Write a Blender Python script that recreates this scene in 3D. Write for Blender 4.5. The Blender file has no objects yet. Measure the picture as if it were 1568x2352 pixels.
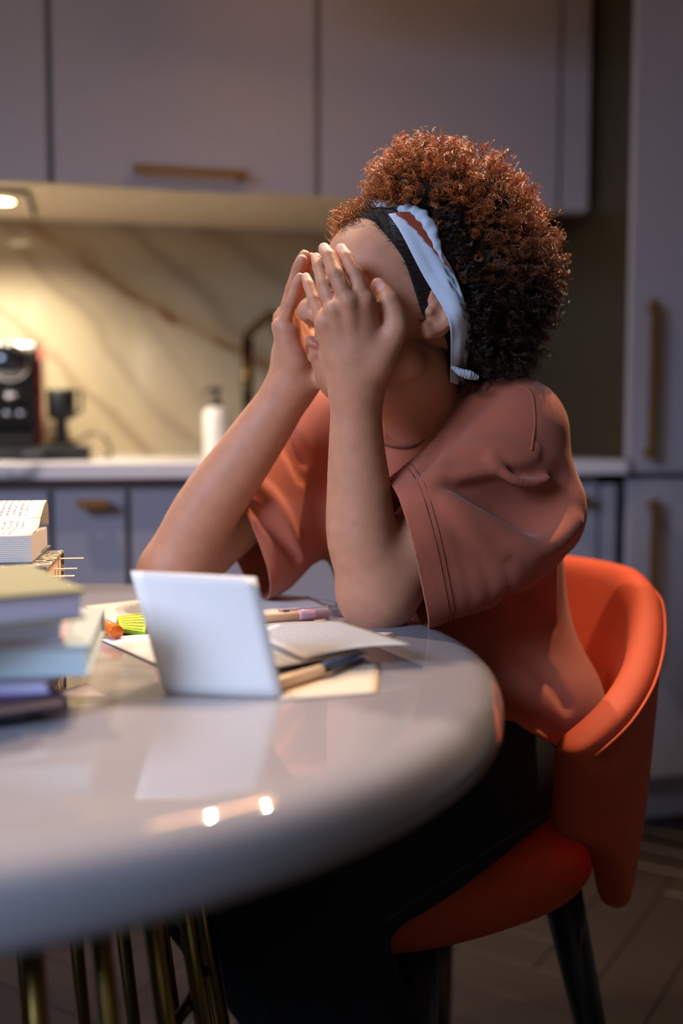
import bpy, bmesh, math, random
import numpy as np
from mathutils import Vector, Matrix
random.seed(7); rng = np.random.default_rng(11)
SC = bpy.context.scene; COL = SC.collection

# ------------------------------------------------------------------ camera
FPX, CX, CY, HOR, CAMZ = 2400.0, 784.0, 1176.0, 990.0, 0.967
PITCH = math.atan((CY-HOR)/FPX); cp, sp = math.cos(PITCH), math.sin(PITCH)
cam = bpy.data.cameras.new('camera'); camo = bpy.data.objects.new('camera', cam); COL.objects.link(camo)
cam.sensor_fit = 'VERTICAL'; cam.sensor_height = 36.0; cam.sensor_width = 24.0
cam.lens = 36.0*FPX/2352.0
camo.location = (0, 0, CAMZ); camo.rotation_euler = (math.pi/2-PITCH, 0, 0)
cam.clip_start = 0.02; cam.clip_end = 60
cam.dof.use_dof = True; cam.dof.focus_distance = 1.14; cam.dof.aperture_fstop = 1.6
SC.camera = camo

# ------------------------------------------------------------------ light and exposure
SC.view_settings.view_transform = 'Standard'; SC.view_settings.look = 'None'
SC.view_settings.exposure = 0.0; SC.view_settings.gamma = 1.0; SC.view_settings.use_curve_mapping = False
world = bpy.data.worlds.new('world'); SC.world = world; world.use_nodes = True
world.node_tree.nodes['Background'].inputs[0].default_value = (0.20, 0.27, 0.42, 1)
world.node_tree.nodes['Background'].inputs[1].default_value = 0.09
def area(name, loc, target, sx, sy, power, color, spread=180):
    l = bpy.data.lights.new(name, 'AREA'); l.shape = 'RECTANGLE'; l.size = sx; l.size_y = sy
    l.energy = power; l.color = color; l.spread = math.radians(spread)
    o = bpy.data.objects.new(name, l); COL.objects.link(o); o.location = loc
    d = Vector(target)-Vector(loc); o.rotation_euler = d.to_track_quat('-Z', 'Y').to_euler()
    return o
# cool dusk fill light added behind the camera, to its left
area('cool_fill_light', (-2.0, -1.0, 2.2), (0.1, 1.70, 0.10), 1.2, 1.2, 22.5, (0.54, 0.68, 0.96), 68)
PENDANT = (0.02, 1.98, 2.16)

# ------------------------------------------------------------------ projection helpers (pixels of the 1568x2352 frame)
def ray(x, y):
    a = (x-CX)/FPX; b = -(y-CY)/FPX
    return np.array((a, cp+b*sp, -sp+b*cp))
def W(x, y, Y):
    d = ray(x, y); k = Y/d[1]; return np.array((d[0]*k, Y, CAMZ+d[2]*k))
def Tz(x, y, z):
    d = ray(x, y); k = (z-CAMZ)/d[2]; return np.array((d[0]*k, d[1]*k, z))
PSI = math.radians(12.85)
KR = Matrix.Rotation(PSI, 4, 'Z')
def kpix(x, y, v):
    d = ray(x, y); c, s = math.cos(PSI), math.sin(PSI)
    u_, v_ = d[0]*c+d[1]*s, -d[0]*s+d[1]*c
    k = v/v_; return u_*k, CAMZ+d[2]*k

# ------------------------------------------------------------------ materials
def lin(h):
    h = h.lstrip('#'); r = [int(h[i:i+2], 16)/255 for i in (0, 2, 4)]
    return tuple(c/12.92 if c <= .04045 else ((c+.055)/1.055)**2.4 for c in r)+(1,)
def mat(name, color, rough=.5, metal=0., spec=.5, noise=0., nscale=30., bump=0., bscale=200., coat=0., sheen=0., trans=0., sss=0., emit=None, estr=0., ior=1.5):
    m = bpy.data.materials.new(name); m.use_nodes = True
    nt = m.node_tree; N = nt.nodes; L = nt.links; b = N['Principled BSDF']
    c = lin(color) if isinstance(color, str) else color
    b.inputs['Base Color'].default_value = c
    b.inputs['Roughness'].default_value = rough; b.inputs['Metallic'].default_value = metal
    b.inputs['Specular IOR Level'].default_value = spec; b.inputs['Coat Weight'].default_value = coat
    b.inputs['Sheen Weight'].default_value = sheen; b.inputs['Transmission Weight'].default_value = trans
    b.inputs['IOR'].default_value = ior
    if sss:
        b.inputs['Subsurface Weight'].default_value = sss; b.inputs['Subsurface Radius'].default_value = (.012, .004, .002)
        b.inputs['Subsurface Scale'].default_value = 1.0
    if emit:
        b.inputs['Emission Color'].default_value = lin(emit); b.inputs['Emission Strength'].default_value = estr
    tc = N.new('ShaderNodeTexCoord')
    if noise:
        n = N.new('ShaderNodeTexNoise'); n.inputs['Scale'].default_value = nscale; n.inputs['Detail'].default_value = 4
        L.new(tc.outputs['Object'], n.inputs['Vector'])
        mx = N.new('ShaderNodeMix'); mx.data_type = 'RGBA'
        mx.inputs[6].default_value = tuple(max(0, x*(1-noise)) for x in c[:3])+(1,)
        mx.inputs[7].default_value = tuple(min(1, x*(1+noise)) for x in c[:3])+(1,)
        L.new(n.outputs['Fac'], mx.inputs[0]); L.new(mx.outputs[2], b.inputs['Base Color'])
    if bump:
        n2 = N.new('ShaderNodeTexNoise'); n2.inputs['Scale'].default_value = bscale; n2.inputs['Detail'].default_value = 3
        L.new(tc.outputs['Object'], n2.inputs['Vector'])
        bp = N.new('ShaderNodeBump'); bp.inputs['Strength'].default_value = bump; bp.inputs['Distance'].default_value = .002
        L.new(n2.outputs['Fac'], bp.inputs['Height']); L.new(bp.outputs['Normal'], b.inputs['Normal'])
    return m
class NB:
    """tiny node builder for math on scalars"""
    def __init__(s, m): s.m = m; s.nt = m.node_tree; s.N = s.nt.nodes; s.L = s.nt.links; s.b = s.N['Principled BSDF']
    def new(s, t): return s.N.new(t)
    def set(s, sock, v):
        if isinstance(v, (int, float)): sock.default_value = v
        else: s.L.new(v, sock)
    def math(s, op, a, b=0., c=0.):
        n = s.new('ShaderNodeMath'); n.operation = op
        for i, v in enumerate((a, b, c)): s.set(n.inputs[i], v)
        return n.outputs[0]
    def noise(s, vec, scale, detail=3., dist=0.):
        n = s.new('ShaderNodeTexNoise'); n.inputs['Scale'].default_value = scale; n.inputs['Detail'].default_value = detail
        n.inputs['Distortion'].default_value = dist; s.L.new(vec, n.inputs['Vector']); return n.outputs['Fac']
    def smooth(s, v, a, b):
        n = s.new('ShaderNodeMapRange'); n.interpolation_type = 'SMOOTHSTEP'
        s.set(n.inputs[0], v); n.inputs[1].default_value = a; n.inputs[2].default_value = b
        n.inputs[3].default_value = 0; n.inputs[4].default_value = 1; return n.outputs[0]
    def mix(s, f, a, b):
        n = s.new('ShaderNodeMix'); n.data_type = 'RGBA'; s.set(n.inputs[0], f)
        for i, v in ((6, a), (7, b)):
            if isinstance(v, tuple): n.inputs[i].default_value = v
            else: s.L.new(v, n.inputs[i])
        return n.outputs[2]
    def sep(s, vec):
        n = s.new('ShaderNodeSeparateXYZ'); s.L.new(vec, n.inputs[0]); return n.outputs
    def coord(s, k='Object'):
        return s.new('ShaderNodeTexCoord').outputs[k]

M = {}
M['cab'] = mat('lavender_grey_lacquer', '#9c98a2', .42, bump=.05, bscale=60)
M['cab_in'] = mat('cabinet_carcass', '#8f8c96', .5)
M['cab_under'] = mat('cabinet_underside', '#b5a68c', .5)
M['gap'] = mat('dark_rim', '#3a3534', .7)  # dark edge of the hood insert
M['brass'] = mat('brushed_brass', '#b08a52', .35, 1.0)
M['gold'] = mat('gold_rod', '#8a7340', .3, 1.0)
M['black'] = mat('black_plastic', '#0b0b0c', .3)
M['blackmat'] = mat('black_matte', '#101011', .55)
M['chrome'] = mat('chrome', '#cfd2d8', .12, 1.0)
M['red'] = mat('red_gloss', '#8e1414', .25, coat=.5)
M['wood_black'] = mat('black_stained_wood', '#0d0c0c', .45)
M['paper'] = mat('white_paper', '#e9e4e2', .75, noise=.03, nscale=8)
M['cream'] = mat('cream_paper', '#e6d3bd', .75, noise=.04, nscale=8)
M['wallpaint'] = mat('wall_paint', '#b9b2a8', .8)
M['velvet'] = mat('orange_red_velvet', '#c24a22', .75, sheen=.15, noise=.16, nscale=18, bump=.15, bscale=500)
M['velvet'].node_tree.nodes['Principled BSDF'].inputs['Sheen Tint'].default_value = lin('#ff7a50')
M['white'] = mat('white_ceramic', '#e8e2d8', .25)
M['clear'] = mat('clear_plastic', '#f3eef2', .08, trans=.85, ior=1.3)

def marble_wall():
    m = mat('veined_marble', '#d9cdb8', .09, spec=.5); b = NB(m); co = b.coord(); X, Y, Z = b.sep(co)
    n1 = b.noise(co, 3.2, 5, .4); n2 = b.noise(co, 9., 5); n3 = b.noise(co, 2., 4, .8)
    # main gold vein: through two points of the photograph, in the wall's own metres
    p = [kpix(x, y, VW) for x, y in ((90, 545), (240, 632), (360, 712), (470, 770), (560, 812))]
    A = np.polyfit([q[0] for q in p], [q[1] for q in p], 1)
    d = b.math('SUBTRACT', Z, b.math('MULTIPLY_ADD', X, float(A[0]), float(A[1])))
    wob = b.math('MULTIPLY', b.math('SUBTRACT', n1, .5), .14)
    wob2 = b.math('MULTIPLY', b.math('SUBTRACT', n2, .5), .05)
    d0 = b.math('ADD', b.math('ADD', d, wob), wob2)
    v0 = b.math('SUBTRACT', 1., b.smooth(b.math('ABSOLUTE', d0), .002, .020))
    v0b = b.math('SUBTRACT', 1., b.smooth(b.math('ABSOLUTE', b.math('ADD', d0, -.012)), .0, .06))
    col = b.mix(b.math('MULTIPLY', b.smooth(n3, .35, .7), .5), lin('#a89a81'), lin('#86785f'))
    # softer grey-brown veins, about parallel and steeper
    for off, sl, wd, amt in ((.20, -.95, .05, .45), (-.16, -1.15, .035, .4), (-.34, -1.0, .025, .55), (.36, -.8, .06, .35), (.03, -1.3, .03, .25)):
        dd = b.math('SUBTRACT', Z, b.math('MULTIPLY_ADD', X, sl, float(A[1])+off))
        dd = b.math('ADD', dd, b.math('MULTIPLY', b.math('SUBTRACT', b.noise(co, 4.+off, 5, .5), .5), .22))
        vv = b.math('SUBTRACT', 1., b.smooth(b.math('ABSOLUTE', dd), 0., wd))
        col = b.mix(b.math('MULTIPLY', vv, amt), col, lin('#6d5a45'))
    col = b.mix(b.math('MULTIPLY', v0b, .35), col, lin('#8f6a32'))
    col = b.mix(b.math('MULTIPLY', v0, b.smooth(n2, .25, .6)), col, lin('#6b431a'))
    b.L.new(col, b.b.inputs['Base Color']); return m
def marble_top():
    m = mat('worktop_marble', '#cfcbd0', .18); b = NB(m); co = b.coord(); X, Y, Z = b.sep(co)
    n1 = b.noise(co, 2.6, 5, .6); n2 = b.noise(co, 7, 4)
    s = b.math('ADD', b.math('ADD', b.math('MULTIPLY', X, 1.5), b.math('MULTIPLY', Z, -2.2)), b.math('MULTIPLY', n1, 1.4))
    f = b.math('ABSOLUTE', b.math('SUBTRACT', b.math('FRACT', s), .5))
    v = b.math('SUBTRACT', 1., b.smooth(f, .0, .09))
    col = b.mix(b.math('MULTIPLY', v, b.smooth(n2, .3, .6)), lin('#cfcbd0'), lin('#555a68'))
    b.L.new(col, b.b.inputs['Base Color']); return m
def wood_floor():
    m = mat('oak_plank', '#6b4a30', .45); b = NB(m); co = b.coord()
    mp = b.new('ShaderNodeMapping'); mp.inputs['Scale'].default_value = (3, 40, 10); b.L.new(co, mp.inputs[0])
    oi = b.new('ShaderNodeObjectInfo'); n = b.noise(mp.outputs[0], 1.5, 5, .5)
    col = b.mix(n, lin('#170e08'), lin('#25190f'))
    col2 = b.mix(b.math('MULTIPLY', oi.outputs['Random'], .45), col, lin('#120b06'))
    b.L.new(col2, b.b.inputs['Base Color']); return m
def stone_table():
    m = mat('grey_stone_tabletop', '#8d8a8c', .035, spec=.7); b = NB(m); co = b.coord()
    n = b.noise(co, 260, 2); n2 = b.noise(co, 9, 4, .3)
    col = b.mix(n2, lin('#8b8a90'), lin('#959398'))
    col = b.mix(b.math('MULTIPLY', b.smooth(n, .52, .68), .15), col, lin('#75707a'))
    b.L.new(col, b.b.inputs['Base Color']); return m
def text_paper(name, base, ink, lines=26, wscale=38., margin=.1, amt=.75):
    """print: broken dark lines along U, stacked along V"""
    m = mat(name, base, .75); b = NB(m); uv = b.coord('UV'); U, V, _ = b.sep(uv)
    r = b.math('MULTIPLY', V, float(lines)); fr = b.math('FRACT', r); row = b.math('FLOOR', r)
    band = b.math('MULTIPLY', b.math('GREATER_THAN', fr, .32), b.math('LESS_THAN', fr, .72))
    cv = b.new('ShaderNodeCombineXYZ'); b.set(cv.inputs[0], b.math('MULTIPLY', U, wscale)); b.set(cv.inputs[1], b.math('MULTIPLY', row, 7.31)); b.set(cv.inputs[2], b.math('MULTIPLY', fr, 1.2))
    w = b.math('GREATER_THAN', b.noise(cv.outputs[0], 1.6, 2), .46)
    k = b.math('MULTIPLY', band, w)
    for s in (U, V):
        k = b.math('MULTIPLY', k, b.math('MULTIPLY', b.math('GREATER_THAN', s, margin), b.math('LESS_THAN', s, 1-margin)))
    col = b.mix(b.math('MULTIPLY', k, amt), lin(base), lin(ink))
    b.L.new(col, b.b.inputs['Base Color']); return m
def page_edges(name, base='#d9d2cc', dark='#9a9290', n=70.):
    m = mat(name, base, .8); b = NB(m); co = b.coord(); X, Y, Z = b.sep(co)
    w = b.noise(co, 25, 2)
    f = b.math('SINE', b.math('ADD', b.math('MULTIPLY', Z, n*45), b.math('MULTIPLY', w, 6.)))
    col = b.mix(b.smooth(f, -.2, 1.), lin(base), lin(dark)); b.L.new(col, b.b.inputs['Base Color']); return m
def attr_mat(name, rough=.5, sss=0., bump=0., bscale=300, sheen=0., spec=.5, mottle=0.):
    """colour comes from the mesh's own colour attribute"""
    m = mat(name, '#ffffff', rough, sss=sss, bump=bump, bscale=bscale, sheen=sheen, spec=spec)
    b = NB(m); a = b.new('ShaderNodeAttribute'); a.attribute_name = 'Col'
    col = a.outputs['Color']
    if mottle:
        n = b.noise(b.coord(), 70, 4); mm = b.new('ShaderNodeMix'); mm.data_type = 'RGBA'; mm.blend_type = 'MULTIPLY'
        mm.inputs[0].default_value = mottle; b.L.new(col, mm.inputs[6])
        g = b.new('ShaderNodeCombineXYZ')
        for i in range(3): b.L.new(n, g.inputs[i])
        b.L.new(g.outputs[0], mm.inputs[7]); col = mm.outputs[2]
    b.L.new(col, b.b.inputs['Base Color']); return m

# ------------------------------------------------------------------ mesh helpers
def link(name, me, m=None, parent=None, smooth=False):
    o = bpy.data.objects.new(name, me); COL.objects.link(o)
    if m is not None and not me.materials: me.materials.append(m)
    if smooth:
        me.polygons.foreach_set('use_smooth', [True]*len(me.polygons))
    if parent is not None: o.parent = parent
    return o
def tag(o, label=None, cat=None, group=None, kind=None):
    if label: o['label'] = label
    if cat: o['category'] = cat
    if group: o['group'] = group
    if kind: o['kind'] = kind
    return o
def empty(name, loc, label, cat, group=None, rz=0.):
    o = bpy.data.objects.new(name, None); COL.objects.link(o); o.location = loc; o.rotation_euler = (0, 0, rz)
    o.empty_display_size = .05
    return tag(o, label, cat, group)
def bm_mesh(bm, name='mesh'):
    me = bpy.data.meshes.new(name); bmesh.ops.recalc_face_normals(bm, faces=bm.faces); bm.to_mesh(me); bm.free(); return me
def add_box(bm, lo, hi, bevel=0., seg=2):
    lo = Vector(lo); hi = Vector(hi)
    r = bmesh.ops.create_cube(bm, size=1.0); vs = r['verts']
    for v in vs: v.co = Vector(((lo[i]+hi[i])/2+v.co[i]*(hi[i]-lo[i]) for i in range(3)))
    if bevel:
        es = list({e for v in vs for e in v.link_edges})
        bmesh.ops.bevel(bm, geom=es, offset=bevel, segments=seg, affect='EDGES', profile=.5)
def box(name, lo, hi, m, parent=None, bevel=.002, seg=2):
    bm = bmesh.new(); add_box(bm, lo, hi, bevel, seg); return link(name, bm_mesh(bm, name), m, parent)
def add_tube(bm, pts, rad, n=10, caps=True, closed=False):
    pts = [Vector(p) for p in pts]; K = len(pts)
    rad = [rad]*K if isinstance(rad, (int, float)) else list(rad)
    rings = []; up = None
    for i, p in enumerate(pts):
        if closed: t = (pts[(i+1) % K]-pts[i-1]).normalized()
        else: t = (pts[min(i+1, K-1)]-pts[max(i-1, 0)]).normalized()
        if up is None:
            up = t.orthogonal().normalized()
        up = (up-t*up.dot(t)).normalized(); s = t.cross(up)
        rings.append([bm.verts.new(p+(up*math.cos(2*math.pi*j/n)+s*math.sin(2*math.pi*j/n))*rad[i]) for j in range(n)])
    for i in range(K if closed else K-1):
        a, b = rings[i], rings[(i+1) % K]
        for j in range(n): bm.faces.new((a[j], a[(j+1) % n], b[(j+1) % n], b[j]))
    if caps and not closed:
        bm.faces.new(rings[0][::-1]); bm.faces.new(rings[-1])
def tube(name, pts, rad, m, parent=None, n=10, closed=False):
    bm = bmesh.new(); add_tube(bm, pts, rad, n, True, closed); return link(name, bm_mesh(bm, name), m, parent, True)
def lathe(name, prof, m, parent=None, n=48, smooth=True):
    bm = bmesh.new(); rings = []
    for r, z in prof:
        if r < 1e-6: rings.append([bm.verts.new((0, 0, z))])
        else: rings.append([bm.verts.new((r*math.cos(2*math.pi*j/n), r*math.sin(2*math.pi*j/n), z)) for j in range(n)])
    for a, b in zip(rings[:-1], rings[1:]):
        for j in range(n):
            q = [a[j % len(a)], a[(j+1) % len(a)], b[(j+1) % len(b)], b[j % len(b)]]
            q2 = []
            for v in q:
                if v not in q2: q2.append(v)
            if len(q2) > 2: bm.faces.new(q2)
    return link(name, bm_mesh(bm, name), m, parent, smooth)
def prism(name, poly, axis, a, b, m, parent=None, bevel=0.):
    """extrude a 2D outline along axis; outline in the two other axes, in order"""
    bm = bmesh.new(); o = [i for i in range(3) if i != axis]
    def mk(t):
        r = []
        for p in poly:
            c = [0, 0, 0]; c[o[0]] = p[0]; c[o[1]] = p[1]; c[axis] = t; r.append(bm.verts.new(c))
        return r
    A, B = mk(a), mk(b); n = len(poly)
    bm.faces.new(A); bm.faces.new(B[::-1])
    for i in range(n): bm.faces.new((A[i], A[(i+1) % n], B[(i+1) % n], B[i]))
    if bevel: bmesh.ops.bevel(bm, geom=[e for e in bm.edges], offset=bevel, segments=2, affect='EDGES', profile=.5)
    return link(name, bm_mesh(bm, name), m, parent)
def put(o, u, v, z, rz=0.):
    """place an object given in the kitchen wall's frame"""
    o.matrix_world = KR @ Matrix.Translation((u, v, z)) @ Matrix.Rotation(rz, 4, 'Z'); return o

# ------------------------------------------------------------------ the room
VW, VB, VU, VC = 2.86, 2.25, 2.43, 2.215      # wall, base fronts, upper fronts, worktop edge: metres from the camera plane
UT = kpix(1437, 800, VB-.02)[0]               # left side of the tall unit
ZC0, ZC1 = .868, .900
ZU = kpix(600, 448, VU)[1]                    # underside of the wall cabinets
def struct(o): o['kind'] = 'structure'; return o
fl = struct(put(box('floor', (-3.2, -2.2, -.06), (3.6, VW+.1, -.012), mat('subfloor', '#2a1c12', .7), bevel=0), 0, 0, 0))
# planks laid in a herringbone where the photograph sees the floor
pl_bm = bmesh.new(); PLW, PLL = .11, .55
add_box(pl_bm, (0, 0, -.012), (PLL-.0025, PLW-.0025, 0), .0012, 1); pl_me = bm_mesh(pl_bm, 'plank'); pl_me.materials.append(wood_floor())
npk = 0
ca = math.radians(45)+PSI
for i in range(-14, 40):
    for j in range(-12, 12):
        for k in (0, 1):
            # herringbone lattice: horizontal and vertical plank per cell
            ox, oy = i*PLW+j*PLL, i*PLW-j*PLL
            if k == 0: lx, ly, r = ox, oy, 0.
            else: lx, ly, r = ox+PLW, oy+PLW, math.pi/2
            c, s = math.cos(ca), math.sin(ca)
            wx, wy = lx*c-ly*s-.8, lx*s+ly*c+.2
            mxp, myp = wx+.25*math.cos(ca+r), wy+.25*math.sin(ca+r)
            if not (-1.1 < mxp < 1.6 and .3 < myp < 2.75): continue
            if -mxp*math.sin(PSI)+myp*math.cos(PSI) > VB+.15: continue
            o = link('plank', pl_me, None, fl); o.matrix_world = Matrix.Translation((wx, wy, 0)) @ Matrix.Rotation(ca+r, 4, 'Z'); npk += 1
struct(put(box('wall_back', (-3.2, VW+.02, 0), (3.6, VW+.1, 2.7), M['wallpaint'], bevel=0), 0, 0, 0))
struct(put(box('ceiling', (-3.2, -2.2, 2.62), (3.6, VW+.1, 2.7), mat('ceiling_white', '#c8c4be', .9), bevel=0), 0, 0, 0))
struct(put(box('wall_right', (2.6, -2.2, 0), (2.7, VW, 2.65), M['wallpaint'], bevel=0), 0, 0, 0))
bs = struct(put(box('wall_backsplash', (-2.4, VW, ZC1), (UT, VW+.02, ZU+.02), marble_wall(), bevel=0), 0, 0, 0))

# wall cabinets
def handle_bar(name, p0, p1, out, r, parent, posts=(.06, .94)):
    """a square bar handle on two posts; out = direction away from the door"""
    p0, p1, out = Vector(p0), Vector(p1), Vector(out); bm = bmesh.new()
    d = (p1-p0); q = d.normalized(); side = q.cross(out.normalized())
    def bar(a, b, w1, w2):
        t = (b-a).normalized(); e1 = w1; e2 = w2
        vs = [bm.verts.new(a+s1*e1+s2*e2+(b-a)*k) for k in (0, 1) for s1, s2 in ((-1, -1), (1, -1), (1, 1), (-1, 1))]
        for f in ((0, 1, 2, 3), (7, 6, 5, 4), (0, 4, 5, 1), (1, 5, 6, 2), (2, 6, 7, 3), (3, 7, 4, 0)): bm.faces.new([vs[i] for i in f])
    on = out.normalized()
    bar(p0+out, p1+out, side*r, on*r)
    for t in posts:
        c = p0+d*t; bar(c, c+out, side*r*.9, q*r*.9)
    return link(name, bm_mesh(bm, name), M['brass'], parent)
useams = [-2.1, kpix(115, 300, VU)[0], kpix(730, 300, VU)[0], kpix(1289, 300, VU)[0]]
ulab = ['lavender-grey wall cabinet at the left edge, above the coffee machine',
        'lavender-grey wall cabinet with a long horizontal brass handle above the marble backsplash',
        'lavender-grey wall cabinet without a handle behind the curly hair']
for i in range(3):
    a, b = useams[i], useams[i+1]
    e = empty('wall_cabinet', (0, 0, 0), ulab[i], 'cabinet', 'wall cabinets over the worktop'); put(e, a, VU, ZU)
    w = b-a
    box('carcass', (0.0005, .02, .004), (w-.0005, VW-VU-.001, 2.62-ZU-.002), M['cab_in'], e, bevel=0)
    box('underside', (0.0005, .0, 0), (w-.0005, VW-VU-.03, .004), M['cab_under'], e, bevel=0)
    d = box('door', (.007, 0, .0045), (w-.007, .019, 2.62-ZU-.004), M['cab'], e, bevel=.0015)
    if i == 1:
        u0, z0 = kpix(303, 381, VU-.03); u1, z1 = kpix(572, 400, VU-.03)
        handle_bar('handle', (u0-a, 0, z0-ZU-.004), (u1-a, 0, z0-ZU-.004), (0, -.03, 0), .0065, d)
fs = empty('filler_panel', (0, 0, 0), 'narrow lavender-grey filler strip closing the wall cabinets beside the tall unit', 'panel')
put(fs, useams[3], VU, ZU); box('panel', (.004, 0, 0), (UT-useams[3]-.004, .05, 2.62-ZU-.002), M['cab'], fs, bevel=.001)
# hood insert with recessed spots in the underside
def on_under(x, y):
    d = ray(x, y); c, s = math.cos(PSI), math.sin(PSI); k = (ZU-CAMZ)/d[2]
    return (d[0]*c+d[1]*s)*k, (-d[0]*s+d[1]*c)*k
hu, hv = on_under(62, 437); hu2, hv2 = on_under(80, 500)
hd = empty('hood_insert', (0, 0, 0), 'built-in hood insert with dark edge in the underside of the wall cabinet', 'hood')
put(hd, hu, hv, ZU)
box('plate', (-.70, 0, -.006), (-.004, .26, -.0005), M['cab_under'], hd, bevel=.001)
box('rim', (-.70, -.008, -.011), (.004, -.002, -.0005), M['gap'], hd, bevel=0)
box('rim', (-.003, -.002, -.011), (.004, .26, -.0005), M['gap'], hd, bevel=0)
emit_spot = mat('spot_lens', '#fff4dc', .3, emit='#ffe2ad', estr=14)
lu, lv = on_under(2, 453)
for k, du in enumerate((0., -.52)):
    e = empty('recessed_spot', (0, 0, 0), ('round recessed spotlight glowing in the hood insert, at the left edge' if k == 0 else 'round recessed spotlight further left under the wall cabinet'), 'spotlight', 'spots under the wall cabinets')
    put(e, lu+du, lv, ZU-.0065)
    lathe('trim_ring', [(.030, -.0005), (.030, -.004), (.036, -.004), (.036, -.0005)], M['chrome'], e, 24)
    lathe('lens', [(0, -.003), (.030, -.003), (.030, -.0008)], emit_spot, e, 24)
    sl = bpy.data.lights.new('spot_light', 'SPOT'); sl.energy = 60; sl.color = (1., .86, .64); sl.spot_size = math.radians(150); sl.spot_blend = 1.; sl.shadow_soft_size = .03
    so = bpy.data.objects.new('spot_light', sl); COL.objects.link(so); so.matrix_world = KR @ Matrix.Translation((lu+du, lv, ZU-.02))

# base cabinets, plinth, worktop, tall unit
bse = [-2.1, kpix(118, 1200, VB)[0], kpix(295, 1200, VB)[0], 0., kpix(1377, 1180, VB)[0], UT]
bse[3] = (bse[2]+bse[4])/2
blab = ['wide lavender-grey base cabinet at the left edge below the coffee machine',
        'narrow lavender-grey pull-out base cabinet with a small brass handle',
        'lavender-grey base cabinet below the soap dispenser, behind the far arm',
        'lavender-grey base cabinet behind the seated person, small brass handle at its right end',
        'narrow lavender-grey filler panel between base cabinets and tall unit']
ZD = .842
for i in range(5):
    a, b = bse[i], bse[i+1]; w = b-a
    e = empty('base_cabinet' if i < 4 else 'filler_panel', (0, 0, 0), blab[i], 'cabinet' if i < 4 else 'panel', 'base cabinets under the worktop' if i < 4 else None); put(e, a, VB, .13)
    if i < 4: box('carcass', (.0005, .02, 0), (w-.0005, VW-VB-.002, ZC0-.13-.002), M['cab_in'], e, bevel=0)
    d = box('door' if i < 4 else 'panel', (.006, 0, .003), (w-.006, .019, ZD-.13), M['cab'], e, bevel=.0015)
    hb = None
    if i == 1: hb = (176, 246, 1158)
    if i == 3: hb = (1285, 1352, 1148)
    if hb:
        u0, z0 = kpix(hb[0], hb[2], VB-.03); u1, _ = kpix(hb[1], hb[2], VB-.03)
        handle_bar('handle', (u0-a, 0, z0-.13), (u1-a, 0, z0-.13), (0, -.032, 0), .008, d, (.2, .8))
struct(put(box('trim_1', (-2.1, VB+.05, 0), (UT, VB+.068, .13), M['cab'], bevel=0), 0, 0, 0))
wt = put(box('worktop', (-2.1, VC, ZC0), (UT+.012, VW-.001, ZC1), marble_top(), bevel=.002), 0, 0, 0)
# the tall unit stands flush: trim the end of the top in front of it
tag(wt, 'pale marble kitchen worktop with grey veins running below the backsplash', 'worktop')
wt.data.transform(Matrix.Identity(4))
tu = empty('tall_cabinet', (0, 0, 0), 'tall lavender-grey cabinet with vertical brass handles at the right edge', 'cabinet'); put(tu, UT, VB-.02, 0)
TW = .60
box('side_panel', (.013, .022, .13), (.031, VW-VB+.018, 2.61), mat('dark_brown_panel', '#332b1a', .4), tu, bevel=.001)  # side panel in a much darker brown than the doors
box('carcass', (.031, .045, .13), (TW, VW-VB+.018, 2.61), M['cab_in'], tu, bevel=0)
box('plinth', (.013, .09, 0), (TW, .11, .13), M['cab'], tu, bevel=0)
box('end_strip', (.0005 + .0125, 0, ZC1+.003), (.026, .0215, 2.61), M['cab'], tu, bevel=.001)
zg0, zg1 = kpix(1500, 1101, VB-.02)[1], kpix(1500, 1086, VB-.02)[1]
for k, (z0, z1, ya, yb) in enumerate(((.135, zg0, 1400+120, 1146), (zg1, 2.61, 1053, 688))):
    d = box('door', (.028 if k else .016, 0, z0), (TW-.003, .0205, z1), M['cab'], tu, bevel=.0015)
    u0, za = kpix(1495, ya, VB-.05); _, zb = kpix(1495, yb, VB-.05)
    handle_bar('handle', (u0-UT, 0, za), (u0-UT, 0, zb), (0, -.032, 0), .0075, d, (.04, .96))

# ---- things on the worktop
def wpt(x, vv): return kpix(x, 1050, vv)[0]
# coffee machine
vm = 2.52; u0 = wpt(-40, vm); u1 = wpt(86, vm)
cm = empty('coffee_machine', (0, 0, 0), 'black capsule coffee machine with red side panels at the left edge of the worktop', 'coffee machine'); put(cm, (u0+u1)/2+.01, vm, ZC1+.034)
w2 = .062; zt = kpix(40, 775, vm)[1]-ZC1-.034
prof = [(0, 0), (.26, 0), (.26, zt-.05)] + [(.20+.06*math.cos(t), zt-.05+.05*math.sin(t)) for t in np.linspace(0.2, 1.57, 5)] + [(.06+.05*math.cos(t), zt-.06+.06*math.sin(t)) for t in np.linspace(1.57, 3.0, 5)] + [(.0, zt-.12), (.05, zt-.13), (.05, .04), (0, .035)]
prism('body', prof, 0, -w2+.012, w2-.012, M['black'], cm, bevel=.004)
for s in (-1, 1):
    prof2 = [(.03, .002), (.262, .002), (.262, zt-.06)] + [(.2+.062*math.cos(t), zt-.055+.045*math.sin(t)) for t in np.linspace(.2, 1.57, 4)] + [(.09, zt-.02), (.055, zt-.05), (.055, .03)]
    prism('side_panel', prof2, 0, s*w2-.006*(s+1), s*w2+.006*(1-s), M['red'], cm, bevel=.002)
def ydisc(name, x, y, z, r, th, m, par, n=28):
    o = lathe(name, [(0, 0), (r*.9, 0), (r, th*.3), (r, th), (0, th)], m, par, n); o.location = (x, y, z); o.rotation_euler = (-math.pi/2, 0, 0); return o
fz = kpix(28, 832, vm)[1]-ZC1-.034
ydisc('front_dial', -.006, -.014, fz, .040, .02, mat('smoked_glass', '#24262c', .05, coat=1.), cm)
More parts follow.
